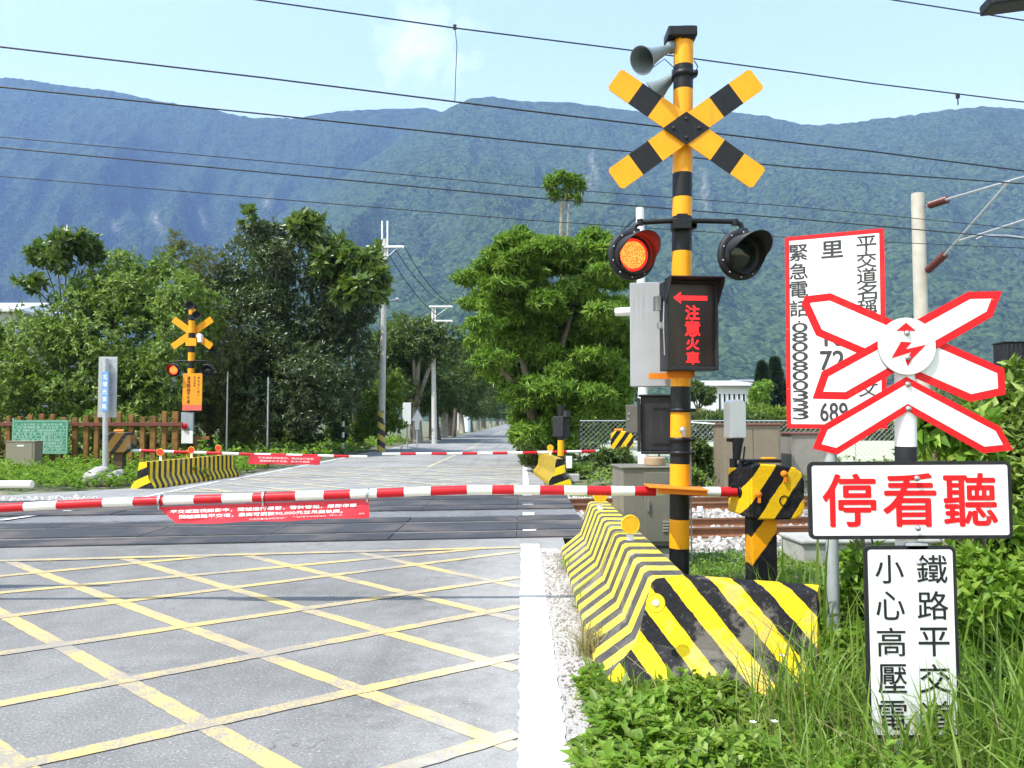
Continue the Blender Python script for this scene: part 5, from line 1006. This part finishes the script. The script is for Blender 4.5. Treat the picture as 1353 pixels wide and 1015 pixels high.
# black posts, thin poles
def pole(name, label, cat, base, topz, r, m, extra=None): 
    b = MB(); b.cyl(base, V(base[0], base[1], topz), r, r * .9, 12); o = b.build(name, m, None, True); return mark(o, label, cat)
pole('thin_pole', 'thin pale pole rising right of the distant signal', 'pole', G(299, 606), P(298, 488, 31).z, .035, M_galv); pole('thin_pole', 'thin pale pole in front of the dense dark tree', 'pole', G(353, 606), P(352, 496, 31).z, .035, M_galv)
p0 = G(453, 600); b = MB(); z1 = P(453, 535, p0.y).z; b.ring([V(p0.x, p0.y, z) for z in np.linspace(0, z1, 10)], [.06] * 10, 12, 0, True, [i % 2 for i in range(9)]); o = b.build('striped_post', [M_blk, M_white], None, True); mark(o, 'thin black and white banded post left of the utility pole', 'post')
p0 = V(2.18 * 1, 0, 0); p0 = P(741, 640, 21.5); p0.z = 0; rs = thing('rear_signal', 'black signal seen from behind on a black and yellow post right of the far road', 'signal', p0); b = MB(); zz = [0, .45, .62, .85, 1.05, 1.25, 1.45, 1.6, 2.0]; b.ring([V(p0.x, p0.y, z) for z in zz], [.085] * len(zz), 14, 0, True, [1, 1, 0, 0, 1, 0, 0, 1]); b.build('post', [M_yel, M_blk], rs, True)
k = 21.5 / F; b = MB(); b.fbox(face(P(740, 563, 21.4), -.3), -10 * k, 4 * k, -14 * k, 13 * k, -.25, 0); b.fbox(face(P(748, 563, 21.5), .2), -6 * k, 5 * k, -16 * k, 16 * k, -.3, -.02); b.build('signal_box', M_dgrey, rs, bevel=.01); b = MB(); b.cyl(P(748, 551, 21.5), P(748, 543, 21.5), .12, .10, 14); b.build('horn_speaker', M_dgrey, rs, True); b = MB(); b.fbox(face(P(752, 611, 21.4)), -4 * k, 4 * k, -8 * k, 8 * k, -.1, 0); b.build('white_box', M_white, rs, bevel=.01)
b = MB(); b.fbox(face(P(748, 632, 20.6)), -.35, .35, -.1, .10, -.3, 0); o = b.build('concrete_footing', M_conc, None, False, .02); mark(o, 'pale concrete footing under the rear of the black signal', 'footing')
# chain link fence and pale field
fld, t, bs = newmat('pale dry field'); co = objco(t); t.links.new(mixc(t, noise(t, co, .6, 5), (.30, .33, .20), (.50, .50, .36)), bs.inputs['Base Color']); bs.inputs['Roughness'].default_value = 1
b = MB(); b.add([V(1.6, 28, .02), V(40, 28, .02), V(45, 60.5, .02), V(3.4, 60.5, .02)], [(0, 1, 2, 3)]); o = b.build('field', fld); mark(o, kind='structure')
cl = thing('chain_link_fence', 'grey chain link fence in front of the pale field right of the layered tree', 'fence', V(8, 26, 0)); b = MB(); hF = 1.55
for i in range(int(13 / .16) + 12):
    x0 = 1.9 + i * .16
    for s in (1, -1):
        xa, za, xb, zb = (x0, .05, x0 - s * (hF - .05), hF); 
        if s < 0: xa, xb = x0 - hF, x0
        if s > 0: xb = x0 - (hF - .05)
        lo_, hi_ = 1.9, 14.9
        pa, pb = V(xa, 26, za), V(xb, 26, zb)
        if pa.x > pb.x: pa, pb = pb, pa
        if pb.x < lo_ or pa.x > hi_: continue
        if pa.x < lo_: pa = pa.lerp(pb, (lo_ - pa.x) / (pb.x - pa.x))
        if pb.x > hi_: pb = pa.lerp(pb, (hi_ - pa.x) / (pb.x - pa.x))
        b.cyl(pa + V(0, s * .004, 0), pb + V(0, s * .004, 0), .005, None, 3)
b.build('mesh', M_galv, cl)
for i in range(6): b = MB(); x = 1.9 + i * 2.6; b.cyl((x, 26.03, 0), (x, 26.03, hF + .1), .03, .03, 10); b.build('post', M_dgrey, cl, True)
b = MB(); b.cyl((1.9, 26.0, hF + .02), (14.9, 26.0, hF + .02), .02, .02, 8); b.build('rail', M_galv, cl)
# equipment cabinets beyond the tracks
for i, (pa, pb, yt, D, lab) in enumerate(((958, 1034, 562, 18.6, 'large brown two door equipment cabinet beyond the rails'), (1046, 1102, 574, 19.2, 'smaller greyer equipment cabinet partly behind the red edged notice board'))):
    o = thing('equipment_cabinet', lab, 'cabinet', V((P(pa, 640, D).x + P(pb, 640, D).x) / 2, D, -.1), 'brown cabinets beyond the rails'); w = (pb - pa) * D / F; f = Fr(V(P(pa, 640, D).x, D, -.1), V(1, .06, 0), V(0, 0, 1)); h = P(0, yt, D).z + .1; b = MB(); b.fbox(f, .01, w - .01, .05, h, -.9, 0); b.build('body', paint('grey brown enamel', (.24, .225, .20), .5, .08, 4, .3) if i else paint('brown enamel', (.20, .165, .12), .5, .08, 4, .3), o, bevel=.01)
    M_cab2 = paint('grey brown enamel' if i else 'brown enamel', None); nd = 2 - i
    for j in range(nd): b = MB(); b.fbox(f, .05 + j * (w - .1) / nd + .01, .05 + (j + 1) * (w - .1) / nd - .01, .16, h - .08, .0, .018); b.build('door', M_cab2, o, bevel=.006)
    b = MB(); b.fbox(f, -.03, w + .03, h, h + .05, -.95, .06); b.build('roof', paint('maroon roof paint', (.17, .075, .06), .6, .1, 5, .3), o, bevel=.01); b = MB(); b.fbox(f, .02, w - .02, -.15, .05, -.88, -.01); b.build('plinth', M_conc, o)
b = MB(); b.tube([P(880, 556, 20), P(968, 562, 19.0)], .02, 6); o = b.build('pipe_rail', M_galv, None, True); mark(o, 'thin grey pipe running to the brown equipment cabinets', 'pipe')
# white house and neighbours
def house(lab, px0, px1, yt, D, wallm, roofm, wins, yb=560, roofh=.6, over=.4, depth=8):
    x0, x1 = P(px0, 550, D).x, P(px1, 550, D).x; h = P(0, yt, D).z; o = thing('house', lab, 'house', V((x0 + x1) / 2, D, 0)); f = Fr(V(x0, D, 0), V(1, 0, 0), V(0, 0, 1)); w = x1 - x0; b = MB(); b.fbox(f, 0, w, -.1, h, -depth, 0); b.build('wall', wallm, o); b = MB(); ro = Fr(f.p(-over, 0, over), -f.n, f.v)
    b.prism(ro, [(0, h), (depth + 2 * over, h), (depth + 2 * over, h + .12), (depth / 2 + over, h + roofh), (0, h + .12)], 0, w + 2 * over) if False else b.add([f.p(-over, h + .01, over), f.p(w + over, h + .01, over), f.p(w + over, h + .01, -depth - over), f.p(-over, h + .01, -depth - over), f.p(-over, h + .15, over), f.p(w + over, h + .15, over), f.p(w + over, h + .15, -depth - over), f.p(-over, h + .15, -depth - over), f.p(over, h + roofh, -depth / 2), f.p(w - over, h + roofh, -depth / 2)], [(3, 2, 1, 0), (0, 1, 5, 4), (1, 2, 6, 5), (2, 3, 7, 6), (3, 0, 4, 7), (4, 5, 9, 8), (6, 7, 8, 9), (5, 6, 9), (7, 4, 8)]); b.build('roof', roofm, o)
    for (a, c, u, v) in wins:
        b = MB(); b.fbox(f, a * w, c * w, u * h, v * h, .002, .06); wi = b.build('window', M_white, o); b = MB(); b.fbox(f, a * w + .06, c * w - .06, u * h + .06, v * h - .06, .0605, .065); b.build('pane', M_pane, wi)
    return o
M_pane, t, bs = newmat('window glass'); bs.inputs['Base Color'].default_value = (.03, .045, .06, 1); bs.inputs['Roughness'].default_value = .08
M_wall = paint('white render', (.68, .68, .66), .8, .05, .8, .15, (.4, .38, .34)); M_rf = paint('grey roof', (.22, .23, .25), .7, .1, 1, .3); M_rfw = paint('pale roof sheet', (.55, .56, .58), .5, .08, 1, .2)
house('white house with a row of tall windows beyond the pale field', 946, 1004, 511, 76, M_wall, M_rfw, [(.05 + i * .11, .05 + i * .11 + .075, .45, .86) for i in range(6)])
house('low house with a grey roof behind the white house', 930, 985, 508, 98, M_wall, M_rfw, [(.2, .35, .5, .8), (.55, .7, .5, .8)]); house('house with a dark roof behind the light green tree', 975, 1030, 506, 110, M_wall, M_rf, [(.3, .5, .5, .8)])
house('pale building with a grey roof at the left edge behind the trees', -70, 18, 413, 48, paint('grey render', (.42, .43, .45), .8, .06, .8, .2), M_rfw, [(.5, .7, .6, .8)], roofh=1.2)
# road signs seen from behind, roadside cabinet
o = thing('road_sign', 'white rectangular plate on a post seen from behind along the far road', 'road sign', G(538, 592)); D = G(538, 592).y; k = D / F; b = MB(); b.cyl(G(538, 592), P(538, 536, D), .045, .04, 10); b.build('post', M_galv, o, True); b = MB(); b.fbox(face(P(537.5, 546, D - .06)), -5.5 * k, 5.5 * k, -14 * k, 14 * k, -.02, 0); b.build('plate', M_white, o)
o = thing('road_sign', 'grey triangular plate on a post seen from behind along the far road', 'road sign', G(551, 591)); D = G(551, 591).y; k = D / F; b = MB(); b.cyl(G(551, 591), P(551, 545, D), .04, .04, 10); b.build('post', M_galv, o, True); b = MB(); b.prism(face(P(551.5, 550, D - .06)), [(-8 * k, -6 * k), (8 * k, -6 * k), (0, 9 * k)], -.02, 0); b.build('plate', M_galv, o); b = MB(); b.fbox(face(P(551, 562, D - .06)), -3 * k, 3 * k, -6 * k, 6 * k, -.02, 0); b.build('lower_plate', M_galv, o)
o = thing('vending_cabinet', 'pale blue white cabinet standing by the street trees along the far road', 'cabinet', G(617, 571)); D = 104; k = D / F; f = face(V(P(617, 571, D).x, D, 0)); b = MB(); b.fbox(f, -5 * k, 4 * k, 0, 25 * k, -.8, 0); b.build('body', M_white, o, bevel=.02); b = MB(); b.fbox(f, 1 * k, 4 * k, 1 * k, 24 * k, .0, .03); b.build('front', paint('pale blue', (.35, .48, .58), .4, .1, 3, .1), o)
# ---------------------------------------------------------------- poles and wires
def utility(base, topy, px, D, arms, risers, label, name='utility_pole', sleeve=False, lamp=False):
    o = thing(name, label, 'utility pole', base, 'utility poles'); t_ = P(px, topy, D); b = MB(); b.cyl(base, V(t_.x, D, t_.z), .19, .11, 16); b.build('pole', paint('pale concrete pole', (.52, .51, .48), .8, .1, 4, .3, (.3, .28, .25)), o, True)
    for (y, xa, xb) in arms:
        b = MB(); a_, c_ = P(xa, y, D - .14), P(xb, y, D - .14); b.box((a_ + c_) / 2, ((c_ - a_).length, .09, .11)); b.tube([P(px, y + 16, D - .12), a_.lerp(c_, .15)], .02, 6); b.tube([P(px, y + 16, D - .12), a_.lerp(c_, .85)], .02, 6); ca = b.build('cross_arm', M_white, o, bevel=.005)
        for s in (.03, .28, .72, .97): b = MB(); q_ = a_.lerp(c_, s); b.lathe(Fr(q_ + V(0, 0, .05), V(1, 0, 0), V(0, -1, 0)), [(.02, 0), (.05, .03), (.03, .06), (.05, .09), (.03, .13), (0, .14)], 10); b.build('insulator', M_white, ca, True)
    for x, y0, y1 in risers: b = MB(); b.cyl(P(x, y1, D - .05), P(x, y0, D - .05), .045, .045, 8); b.build('riser', M_white, o, True)
    if sleeve: b = MB(); p_ = V(base[0], base[1], 0); b.cyl(p_, V(p_.x + .0, p_.y, P(px, 543, D).z), .205, .19, 16); b.build('sleeve', stripe_mat('pole sleeve stripes', (.5, .2, .85), .5, .1, (.62, .48, .10), (.06, .055, .05), .5, .1), o, True)
    if lamp: b = MB(); b.tube([P(507, 402, D), P(514, 398, D - .2), P(522, 396, D - .5)], .03, 8); la = b.build('lamp_bracket', M_galv, o, True); b = MB(); c = P(525, 396, D - .6); b.lathe(Fr(c, V(0, 1, 0), V(1, 0, .15)), [(0, -.1), (.09, -.08), (.11, 0), (.07, .06), (0, .08)], 14); b.build('lamp_head', M_galv, la, True)
    return o
b1 = G(503.5, 597); utility(b1, 316, 509, b1.y, [(326, 484, 534)], [(505, 292, 340), (512, 292, 340)], 'tall concrete utility pole with cross arm, street lamp and striped foot', sleeve=True, lamp=True)
b2 = P(574, 575, 53); b2.z = 0; utility(b2, 405, 572, 53, [(405, 567, 598), (424, 570, 598), (445, 572, 596)], [(575, 405, 440)], 'second utility pole with three cross arms by the street trees')
b3 = P(606, 570, 120); b3.z = 0; utility(b3, 455, 604, 120, [(460, 598, 614), (470, 598, 614)], [], 'far utility pole among the street tree crowns')
def wire(name, label, pts, r, group, cat='wire', m=None, sag=0.0, n=24):
    pts = [Vector(p) for p in pts]; Pn = []
    for i in range(len(pts) - 1):
        for k in range(n): t = k / n; q_ = pts[i].lerp(pts[i + 1], t); q_.z -= sag * 4 * t * (1 - t); Pn.append(q_)
    Pn.append(pts[-1]); b = MB(); b.tube(Pn, r, 6); o = b.build(name, m or M_dgrey, None, True); return mark(o, label, cat, group)
for i, (xa, ya, xb, yb) in enumerate(((532, 322, 597, 402), (519, 324, 590, 402), (510, 330, 585, 421), (532, 420, 572, 430))):
    wire('power_line', ['outer power line between the two utility poles', 'middle power line between the two utility poles', 'lower power line between the two utility poles', 'slack low cable reaching the second utility pole'][i], [P(xa, ya, b1.y - .1), P(xb, yb, 52.9)], .022, 'lines between the utility poles', sag=.5)
def onplane(px, py, y0, s=.20):
    d = _R @ Vector(((px - CX) / F, -(py - CY) / F, -1.0)); t = y0 / (d.y - s * d.x); return V(0, 0, CAMH) + d * t
def longer(p): a_, c_ = (p[0] - p[1]).normalized(), (p[-1] - p[-2]).normalized(); a_.z *= .3; c_.z *= .3; return [p[0] + a_ * 55] + p + [p[-1] + c_ * 55]
wr = [('catenary messenger wire, the highest one in the upper left sky', [(-90, -62), (340, 0), (600, 37), (845, 68), (1060, 97), (1150, 110), (1353, 135), (1440, 146)], 12, .011),
      ('overhead wire in the upper right corner of the sky', [(1060, -20), (1180, 0), (1353, 27), (1450, 43)], 10.5, .010),
      ('contact wire crossing the ridge below the highest wire', [(-90, 51), (0, 62), (350, 103), (700, 147), (1060, 190), (1150, 200), (1353, 226), (1440, 238)], 12, .012),
      ('wire crossing the mountain just below the contact wire', [(-90, 105), (0, 115), (350, 151), (700, 188), (1060, 222), (1353, 243), (1440, 249)], 13.2, .012),
      ('thin wire crossing the middle of the mountain', [(-90, 172), (0, 181), (350, 213), (700, 247), (1060, 274), (1353, 303), (1440, 311)], 15.45, .008),
      ('second thicker wire crossing the middle of the mountain', [(-90, 186), (0, 195), (350, 228), (700, 261), (1060, 290), (1353, 316), (1440, 324)], 15.45, .012),
      ('lowest wire crossing above the tree tops', [(-90, 223), (0, 233), (350, 262), (700, 291), (1060, 315), (1353, 328), (1440, 332)], 16.6, .009)]
for lab, pp, y0, r in wr: wire('overhead_wire', lab, longer([onplane(x, y, y0) for x, y in pp]), r, 'overhead wires of the railway', n=3)
b = MB(); b.tube([onplane(601, 37, 12), onplane(602, 60, 12) + V(.02, 0, 0), onplane(602, 100, 12), onplane(601, 135, 12)], .006, 6); b.box(onplane(601, 36, 12), (.05, .04, .07)); o = b.build('dropper_wire', M_dgrey); mark(o, 'short vertical wire linking the two topmost overhead wires', 'wire')
p = onplane(1265.5, 127, 12); b = MB(); b.box(p, (.05, .05, .08)); b.cyl(p, p + V(0, 0, -.16), .012, .012, 6); o = b.build('wire_clamp', M_dgrey); mark(o, 'small clamp on the highest wire above the right hand ridge', 'clamp')
cp0 = P(1222, 600, 21); cp0.z = -.1; cpo = thing('catenary_mast', 'round concrete mast with two insulated bracket arms behind the cross sign', 'mast', cp0); ct = P(1212.5, 256, 21); b = MB(); b.cyl(cp0, V(ct.x, 21, ct.z), .19, .165, 20); b.build('mast', paint('cream concrete', (.46, .43, .37), .85, .12, 2.5, .5, (.22, .19, .15)), cpo, True); mx_ = ct.x
def arm_pts(*pp): return [P(*q_) for q_ in pp]
b = MB(); b.tube(arm_pts((1222, 273, 21), (1253, 263, 19.9), (1353, 234, 17.3), (1400, 221, 16.4)), .032, 8); b.build('top_tube', M_galv, cpo, True); b = MB(); b.tube(arm_pts((1221, 362, 21), (1250, 335, 19.6), (1333, 240, 17.7)), .028, 8); b.build('stay_tube', M_galv, cpo, True)
b = MB(); b.tube(arm_pts((1268, 318, 19), (1300, 308, 18.2), (1353, 291, 17.2), (1400, 277, 16.5)), .026, 8); b.build('register_tube', M_galv, cpo, True); b = MB(); b.tube(arm_pts((1290, 316, 18.3), (1300, 311, 18.2), (1330, 311, 17.7), (1353, 314, 17.2)), .014, 6); b.build('steady_arm', M_galv, cpo, True)
M_ins = paint('brown insulator glaze', (.10, .028, .022), .3, .15, 8, .1)
for a_, c_ in (((1229, 271, 20.8), (1252, 263.5, 20.0)), ((1226, 357, 20.7), (1249, 336, 19.7))):
    p0, p1 = P(*a_), P(*c_); b = MB(); n = 14; b.ring([p0.lerp(p1, i / (n * 2)) for i in range(n * 2 + 1)], [(.10 if i % 2 else .075) for i in range(n * 2 + 1)], 14); b.build('insulator', M_ins, cpo, True)
# dark things at the right edge
b = MB(); f = face(P(1342, 468, 8.6), -.1); b.fbox(f, -.115, .16, -.135, .125, -.25, 0); b.fbox(f, -.125, .17, .125, .14, -.27, .02)
for i in range(6): b.fbox(f, -.10 + i * .045, -.08 + i * .045, -.12, .11, .0, .014)
o = thing('ribbed_box', 'black ribbed box on a post above the shrubs at the right edge', 'box', V(P(1342, 468, 8.6).x, 8.7, 0)); b.build('body', M_dgrey, o, bevel=.006); b = MB(); b.cyl(V(P(1346, 468, 8.6).x, 8.75, 0), V(P(1346, 468, 8.6).x, 8.75, P(0, 480, 8.6).z), .05, .05, 12); b.build('post', M_galv, o, True)
o = thing('floodlight', 'black floodlight housing showing at the top right corner', 'lamp', V(P(1420, 0, 9).x, 9, 0)); b = MB(); f = face(P(1342, -6, 8.6), -.1, -.08); b.fbox(f, -.25, .25, -.06, .06, -.30, 0); b.build('housing', M_dgrey, o, bevel=.02); b = MB(); b.cyl(V(P(1420, 0, 9).x, 9, 0), V(P(1420, 0, 9).x, 9, P(0, 0, 9).z), .06, .05, 12); b.cyl(V(P(1420, 0, 9).x, 9, P(0, -5, 9).z - .05), P(1352, -2, 8.75), .03, .03, 8); b.build('post', M_galv, o, True)

# ================================================================ grass and weeds
def blades(name, R, x, y, z, h, w, lean, m, kind='stuff', parent=None):
    n = len(x); a = R.uniform(0, 6.28, n); la = R.uniform(0, 6.28, n); ln = np.abs(R.normal(size=n)) * lean; base = np.stack([x, y, z], 1); sd = np.stack([np.cos(a), np.sin(a), 0 * a], 1) * w[:, None] * .5; ld = np.stack([np.cos(la), np.sin(la), 0 * la], 1)
    up = np.array([0, 0, 1.0]); k = [(0, 0, 1), (.40, .14, .95), (.75, .50, .62), (1.0, 1.0, .06)]; V_ = []
    for q_, l_, ww in k:
        c = base + up * (h * (q_ - .25 * l_ * ln))[:, None] + ld * (h * ln * l_)[:, None]; V_ += [c - sd * ww, c + sd * ww]
    v = np.stack(V_, 1).reshape(-1, 3); i = np.arange(n)[:, None] * 8; f = np.concatenate([i + [[0, 1, 3, 2]], i + [[2, 3, 5, 4]], i + [[4, 5, 7, 6]]], 1).reshape(-1, 4); return np_mesh(name, v, f, m, kind, parent)
R = np.random.RandomState(21)
def grass_area(name, n, xa, xb, ya, yb, h, w, lean, mk, keep=None, z=-.02):
    x = R.uniform(xa, xb, n); y = R.uniform(ya, yb, n)
    if keep is not None: k = keep(x, y); x, y = x[k], y[k]
    hh = h * R.uniform(.45, 1.2, len(x)) * (.55 + .9 * vnoise(x * 2.2 + 40, y * 2.2 + 40, 3)); return blades(name, R, x, y, np.full(len(x), z), hh, w * R.uniform(.6, 1.3, len(x)), lean, LM[mk])
# in front of and beside the barrier
def near_keep(x, y):
    onb = (x > .45) & (x < 1.35) & (y > 4.95) & (y < 9.8); fl = 5.02 - .42 * (x - .93); onf = (x > .5) & (x < 1.95) & (y > fl - .42) & (y < fl + .3); edge = .31 + .085 * (y - 3.7) + .05 * np.sin(y * 5) + .03 * np.sin(y * 17); return ~onb & ~onf & (x > edge) & (np.random.RandomState(2).rand(len(x)) < 1)
grass_area('grass', 22000, .28, 5.5, 1.9, 7.4, .22, .008, .55, 'grass', near_keep); grass_area('grass', 6000, .9, 6, 7.4, 9.5, .11, .009, .6, 'grass', near_keep)
def tuft(n, cx, cy, sx, sy, h, w, lean, mk='grass'):
    x = cx + R.normal(size=n) * sx; y = cy + R.normal(size=n) * sy; k = near_keep(x, y); x, y = x[k], y[k]; return x, y, h * R.uniform(.45, 1.15, len(x)), w * R.uniform(.6, 1.3, len(x))
tf_ = [tuft(260, 1.50, 4.05, .16, .18, .62, .011, .5), tuft(190, 1.85, 4.3, .2, .2, .66, .011, .55), tuft(240, 1.2, 3.6, .2, .15, .26, .009, .5), tuft(300, 1.98, 2.85, .2, .15, .55, .019, .55), tuft(160, 1.55, 2.85, .15, .15, .36, .014, .8), tuft(300, 2.5, 3.4, .3, .2, .72, .017, .4), tuft(170, 2.15, 2.75, .22, .12, .60, .024, .6), tuft(120, 2.5, 4.2, .3, .3, .75, .016, .5), tuft(160, 1.75, 6.4, .25, .3, .24, .010, .55), tuft(280, 2.5, 6.2, .4, .5, .42, .011, .6), tuft(230, 1.70, 3.35, .19, .07, .56, .013, .75), tuft(90, 2.05, 3.3, .12, .08, .70, .016, .6), tuft(130, 1.35, 3.25, .12, .1, .42, .011, .6), tuft(110, 1.62, 2.5, .25, .1, .40, .017, .5), tuft(60, 1.95, 5.6, .12, .2, .85, .022, .35)]
blades('tall_grass', R, *[np.concatenate([q_[i] for q_ in tf_]) for i in (0, 1)], np.full(sum(len(q_[0]) for q_ in tf_), -.02), np.concatenate([q_[2] for q_ in tf_]), np.concatenate([q_[3] for q_ in tf_]), .62, LM['grass'], 'stuff')
def tuft_d(n, cx, cy, s, h): return cx + R.normal(size=n) * s, cy + R.normal(size=n) * s * 1.6, np.full(n, 0.0), h * R.uniform(.4, 1.1, n), np.full(n, .006)
for lab, (cx, cy, s, h, n) in {'dry grass tuft at the foot of the L-shaped barrier': (.47, 5.45, .05, .26, 220), 'small dry grass tuft farther along the L-shaped barrier': (.50, 8.6, .05, .16, 100)}.items():
    o = blades('grass_tuft', R, *tuft_d(n, cx, cy, s, h), .7, LM['dry'] if n > 150 else LM['weed'], None); mark(o, lab, 'grass tuft')
o = blades('weed_plant', R, *tuft_d(16, .50, 6.9, .02, .2), .5, LM['weed'], None); mark(o, 'single green weed sprouting beside the barrier stripes', 'weed')
q_ = [tuft(90, 1.45, 4.0, .25, .25, .5, .007, .6), tuft(80, 1.8, 3.2, .3, .2, .5, .008, .6), tuft(90, 1.0, 3.9, .3, .4, .22, .006, .7), tuft(120, 2.2, 6.0, .5, .8, .45, .008, .6)]
blades('dry_grass', R, *[np.concatenate([k_[i] for k_ in q_]) for i in (0, 1)], np.full(sum(len(k_[0]) for k_ in q_), -.02), np.concatenate([k_[2] for k_ in q_]), np.concatenate([k_[3] for k_ in q_]), .8, LM['dry'], 'stuff')
# leafy ground cover
def groundcover(name, n, region, h, ln, mk, k=6, seed=5):
    R = np.random.RandomState(seed); x, y = region(R, n); hh = h * (.25 + 1.25 * vnoise(x * 3.1 + 60, y * 3.1 + 60, 8) ** 1.5) * R.uniform(.3, 1.1, len(x)) * (np.clip(1.9 - .36 * y, .45, 1) if name == 'ground_cover' and y.max() < 5 else 1); p = np.stack([x, y, hh], 1); d = rndunit(R, len(x)); d[:, 2] = np.abs(d[:, 2]) * .3; a_, b_, c_ = rosettes(R, p, d, k, .15, 1.0); c_ = c_ * .45 + np.array([0, 0, 1.0]); b_[:, 2] *= .5; return leaves(name, a_, b_, c_, ln * R.uniform(.55, 1.25, len(a_)), ln * .52, LM[mk], None, 'stuff', .12, .15)
def near_cov(R, n):
    x = R.uniform(.25, 2.2, n); y = R.uniform(2.2, 4.95, n); k = near_keep(x, y); return x[k], y[k]
groundcover('ground_cover', 3400, near_cov, .32, .062, 'weed'); groundcover('ground_cover', 700, near_cov, .30, .09, 'mixed', 6, 25)
groundcover('ground_cover', 1300, near_cov, .34, .045, 'lime', 7, 15); groundcover('ground_cover', 700, near_cov, .20, .11, 'bright', 5, 16)
def edge_cov(R, n):
    y = R.uniform(2.2, 9.2, n); x = .56 + .10 * vnoise(y * 3, y * 0 + 3, 2) - R.rand(n) ** 2 * .16; k = (vnoise(y * 2.1 + 7, y * 0, 9) > .45); return x[k], y[k]
groundcover('ground_cover', 420, edge_cov, .05, .03, 'weed', 5, 17); groundcover('dead_leaves', 420, edge_cov, .012, .035, 'dry', 3, 18)
def right_cov(R, n):
    x = R.uniform(1.9, 6.5, n); y = R.uniform(4.2, 9.4, n); k = near_keep(x, y) & ((y < 6.6) | (x > 4.2)) & ~((x > 3.0) & (y > 8.0)); return x[k], y[k]
groundcover('ground_cover', 5200, right_cov, .32, .085, 'weed', 6, 9)
def back_cov(R, n):
    x = R.uniform(1.3, 3.2, n); y = R.uniform(7.2, 9.5, n); return x, y
groundcover('ground_cover', 900, back_cov, .06, .05, 'bright', 6, 19)
def left_cov(R, n):
    x = R.uniform(-17, -7.9, n); y = R.uniform(17.9, 27, n); k = (y > 17.85 + SL * x) & (x < -8.3 - .55 * np.clip(20.5 - y, 0, 4)) ; return x[k], y[k]
groundcover('ground_cover', 6500, left_cov, .34, .11, 'weed', 6, 29)
def left2(R, n):
    x = R.uniform(-26, -8.0, n); y = R.uniform(26, 60, n); k = x < -8.1 - 0 * y; return x[k], y[k]
groundcover('ground_cover', 5000, left2, .5, .2, 'weed', 5, 39)
def r2(R, n):
    x = R.uniform(.5, 1.9, n); y = R.uniform(24, 60, n); return x, y
groundcover('ground_cover', 900, r2, .5, .16, 'street', 6, 49)
def r3(R, n):
    x = R.uniform(1.6, 22, n); y = R.uniform(18.6, 25.8, n); return x, y
groundcover('ground_cover', 3200, r3, .35, .12, 'mixed', 6, 59)
# shrubs on the right
for i, (lab, ls, D, nc, ln, mk) in enumerate((('tangled leafy shrub at the right edge beside the word board', [(1320, 600, 60, 70), (1350, 540, 50, 50), (1380, 640, 70, 90), (1300, 690, 50, 60), (1290, 560, 22, 26), (1345, 720, 60, 60)], 6.2, 1500, .11, 'mixed'), ('leafy shrub low at the right behind the narrow caution board', [(1300, 790, 55, 50), (1350, 760, 60, 70), (1280, 860, 60, 50), (1340, 860, 70, 60), (1275, 745, 30, 25)], 4.9, 1500, .085, 'weed'), ('broad leaved plant behind the red edged chevron', [(1262, 590, 26, 22), (1240, 615, 30, 20), (1225, 572, 16, 14), (1280, 575, 26, 20), (1255, 640, 40, 20)], 5.2, 190, .17, 'bright'), ('shrub between the notice board post and the cross sign post', [(1140, 760, 40, 40), (1120, 800, 40, 40), (1170, 800, 40, 60)], 5.9, 520, .085, 'weed'))):
    b0 = P(ls[0][0], 900, D); b0.z = -.02; rr2 = random.Random(i); tree('shrub', lab, 'bush', b0, [lobe(*l, D, rr2.uniform(-.3, .3)) for l in ls], nc, 7, ln, ln * .45, mk, 140 + i, .02, None, .2, 1.0, .2, .2, M_bark, 6)
# white flowers
R = np.random.RandomState(3)
for i, (px, py) in enumerate(((1034, 867), (995, 955), (1023, 954), (1130, 575))):
    p = P(px, py, (4.3, 3.75, 3.75, 5.4)[i]); b = MB(); 
    for j in range(6): a = j * 1.047; f = Fr(p, V(math.cos(a), math.sin(a), .2), V(0, 0, 1)); b.flat(Fr(p, V(math.cos(a), math.sin(a), .3), V(-math.sin(a), math.cos(a), 0)), [(0, 0), (.012, .006), (.02, 0), (.012, -.006)])
    b.tube([p, p + V(.01, .02, -.2)], .0015, 4, 1); o = b.build('wild_flower', [M_white, LM['weed']]); mark(o, ['tiny white flower before the end of the L-shaped barrier', 'left one of a pair of tiny white flowers in the weeds', 'right one of a pair of tiny white flowers in the weeds', 'white flower beside the cross sign post'][i], 'flower')
# ---------------------------------------------------------------- small fixings: one mesh for each piece
def split_pieces(o):
    me = o.data; nv = len(me.vertices); par = list(range(nv))
    def find(i):
        while par[i] != i: par[i] = par[par[i]]; i = par[i]
        return i
    for e in me.edges: a, c = find(e.vertices[0]), find(e.vertices[1]); par[a] = c
    groups = {}
    for p in me.polygons: groups.setdefault(find(p.vertices[0]), []).append(p)
    if len(groups) < 2: return
    for g in groups.values():
        idx = sorted({v for p in g for v in p.vertices}); mp = {v: i for i, v in enumerate(idx)}; m2 = bpy.data.meshes.new(o.name); m2.from_pydata([me.vertices[v].co[:] for v in idx], [], [tuple(mp[v] for v in p.vertices) for p in g])
        for m in me.materials: m2.materials.append(m)
        for p2, p in zip(m2.polygons, g): p2.material_index = p.material_index; p2.use_smooth = p.use_smooth
        c = bpy.data.objects.new(o.name.split('.')[0], m2); COL.objects.link(c); c.parent = o.parent; c['_abs'] = o['_abs']
    bpy.data.objects.remove(o)
for o in [o for o in list(bpy.data.objects) if o.type == 'MESH' and o.parent and not o.children and o.name.split('.')[0] in ('bolt', 'screw', 'clamp_band', 'bracket', 'clamp', 'latch', 'tie_clip', 'cable')]: split_pieces(o)
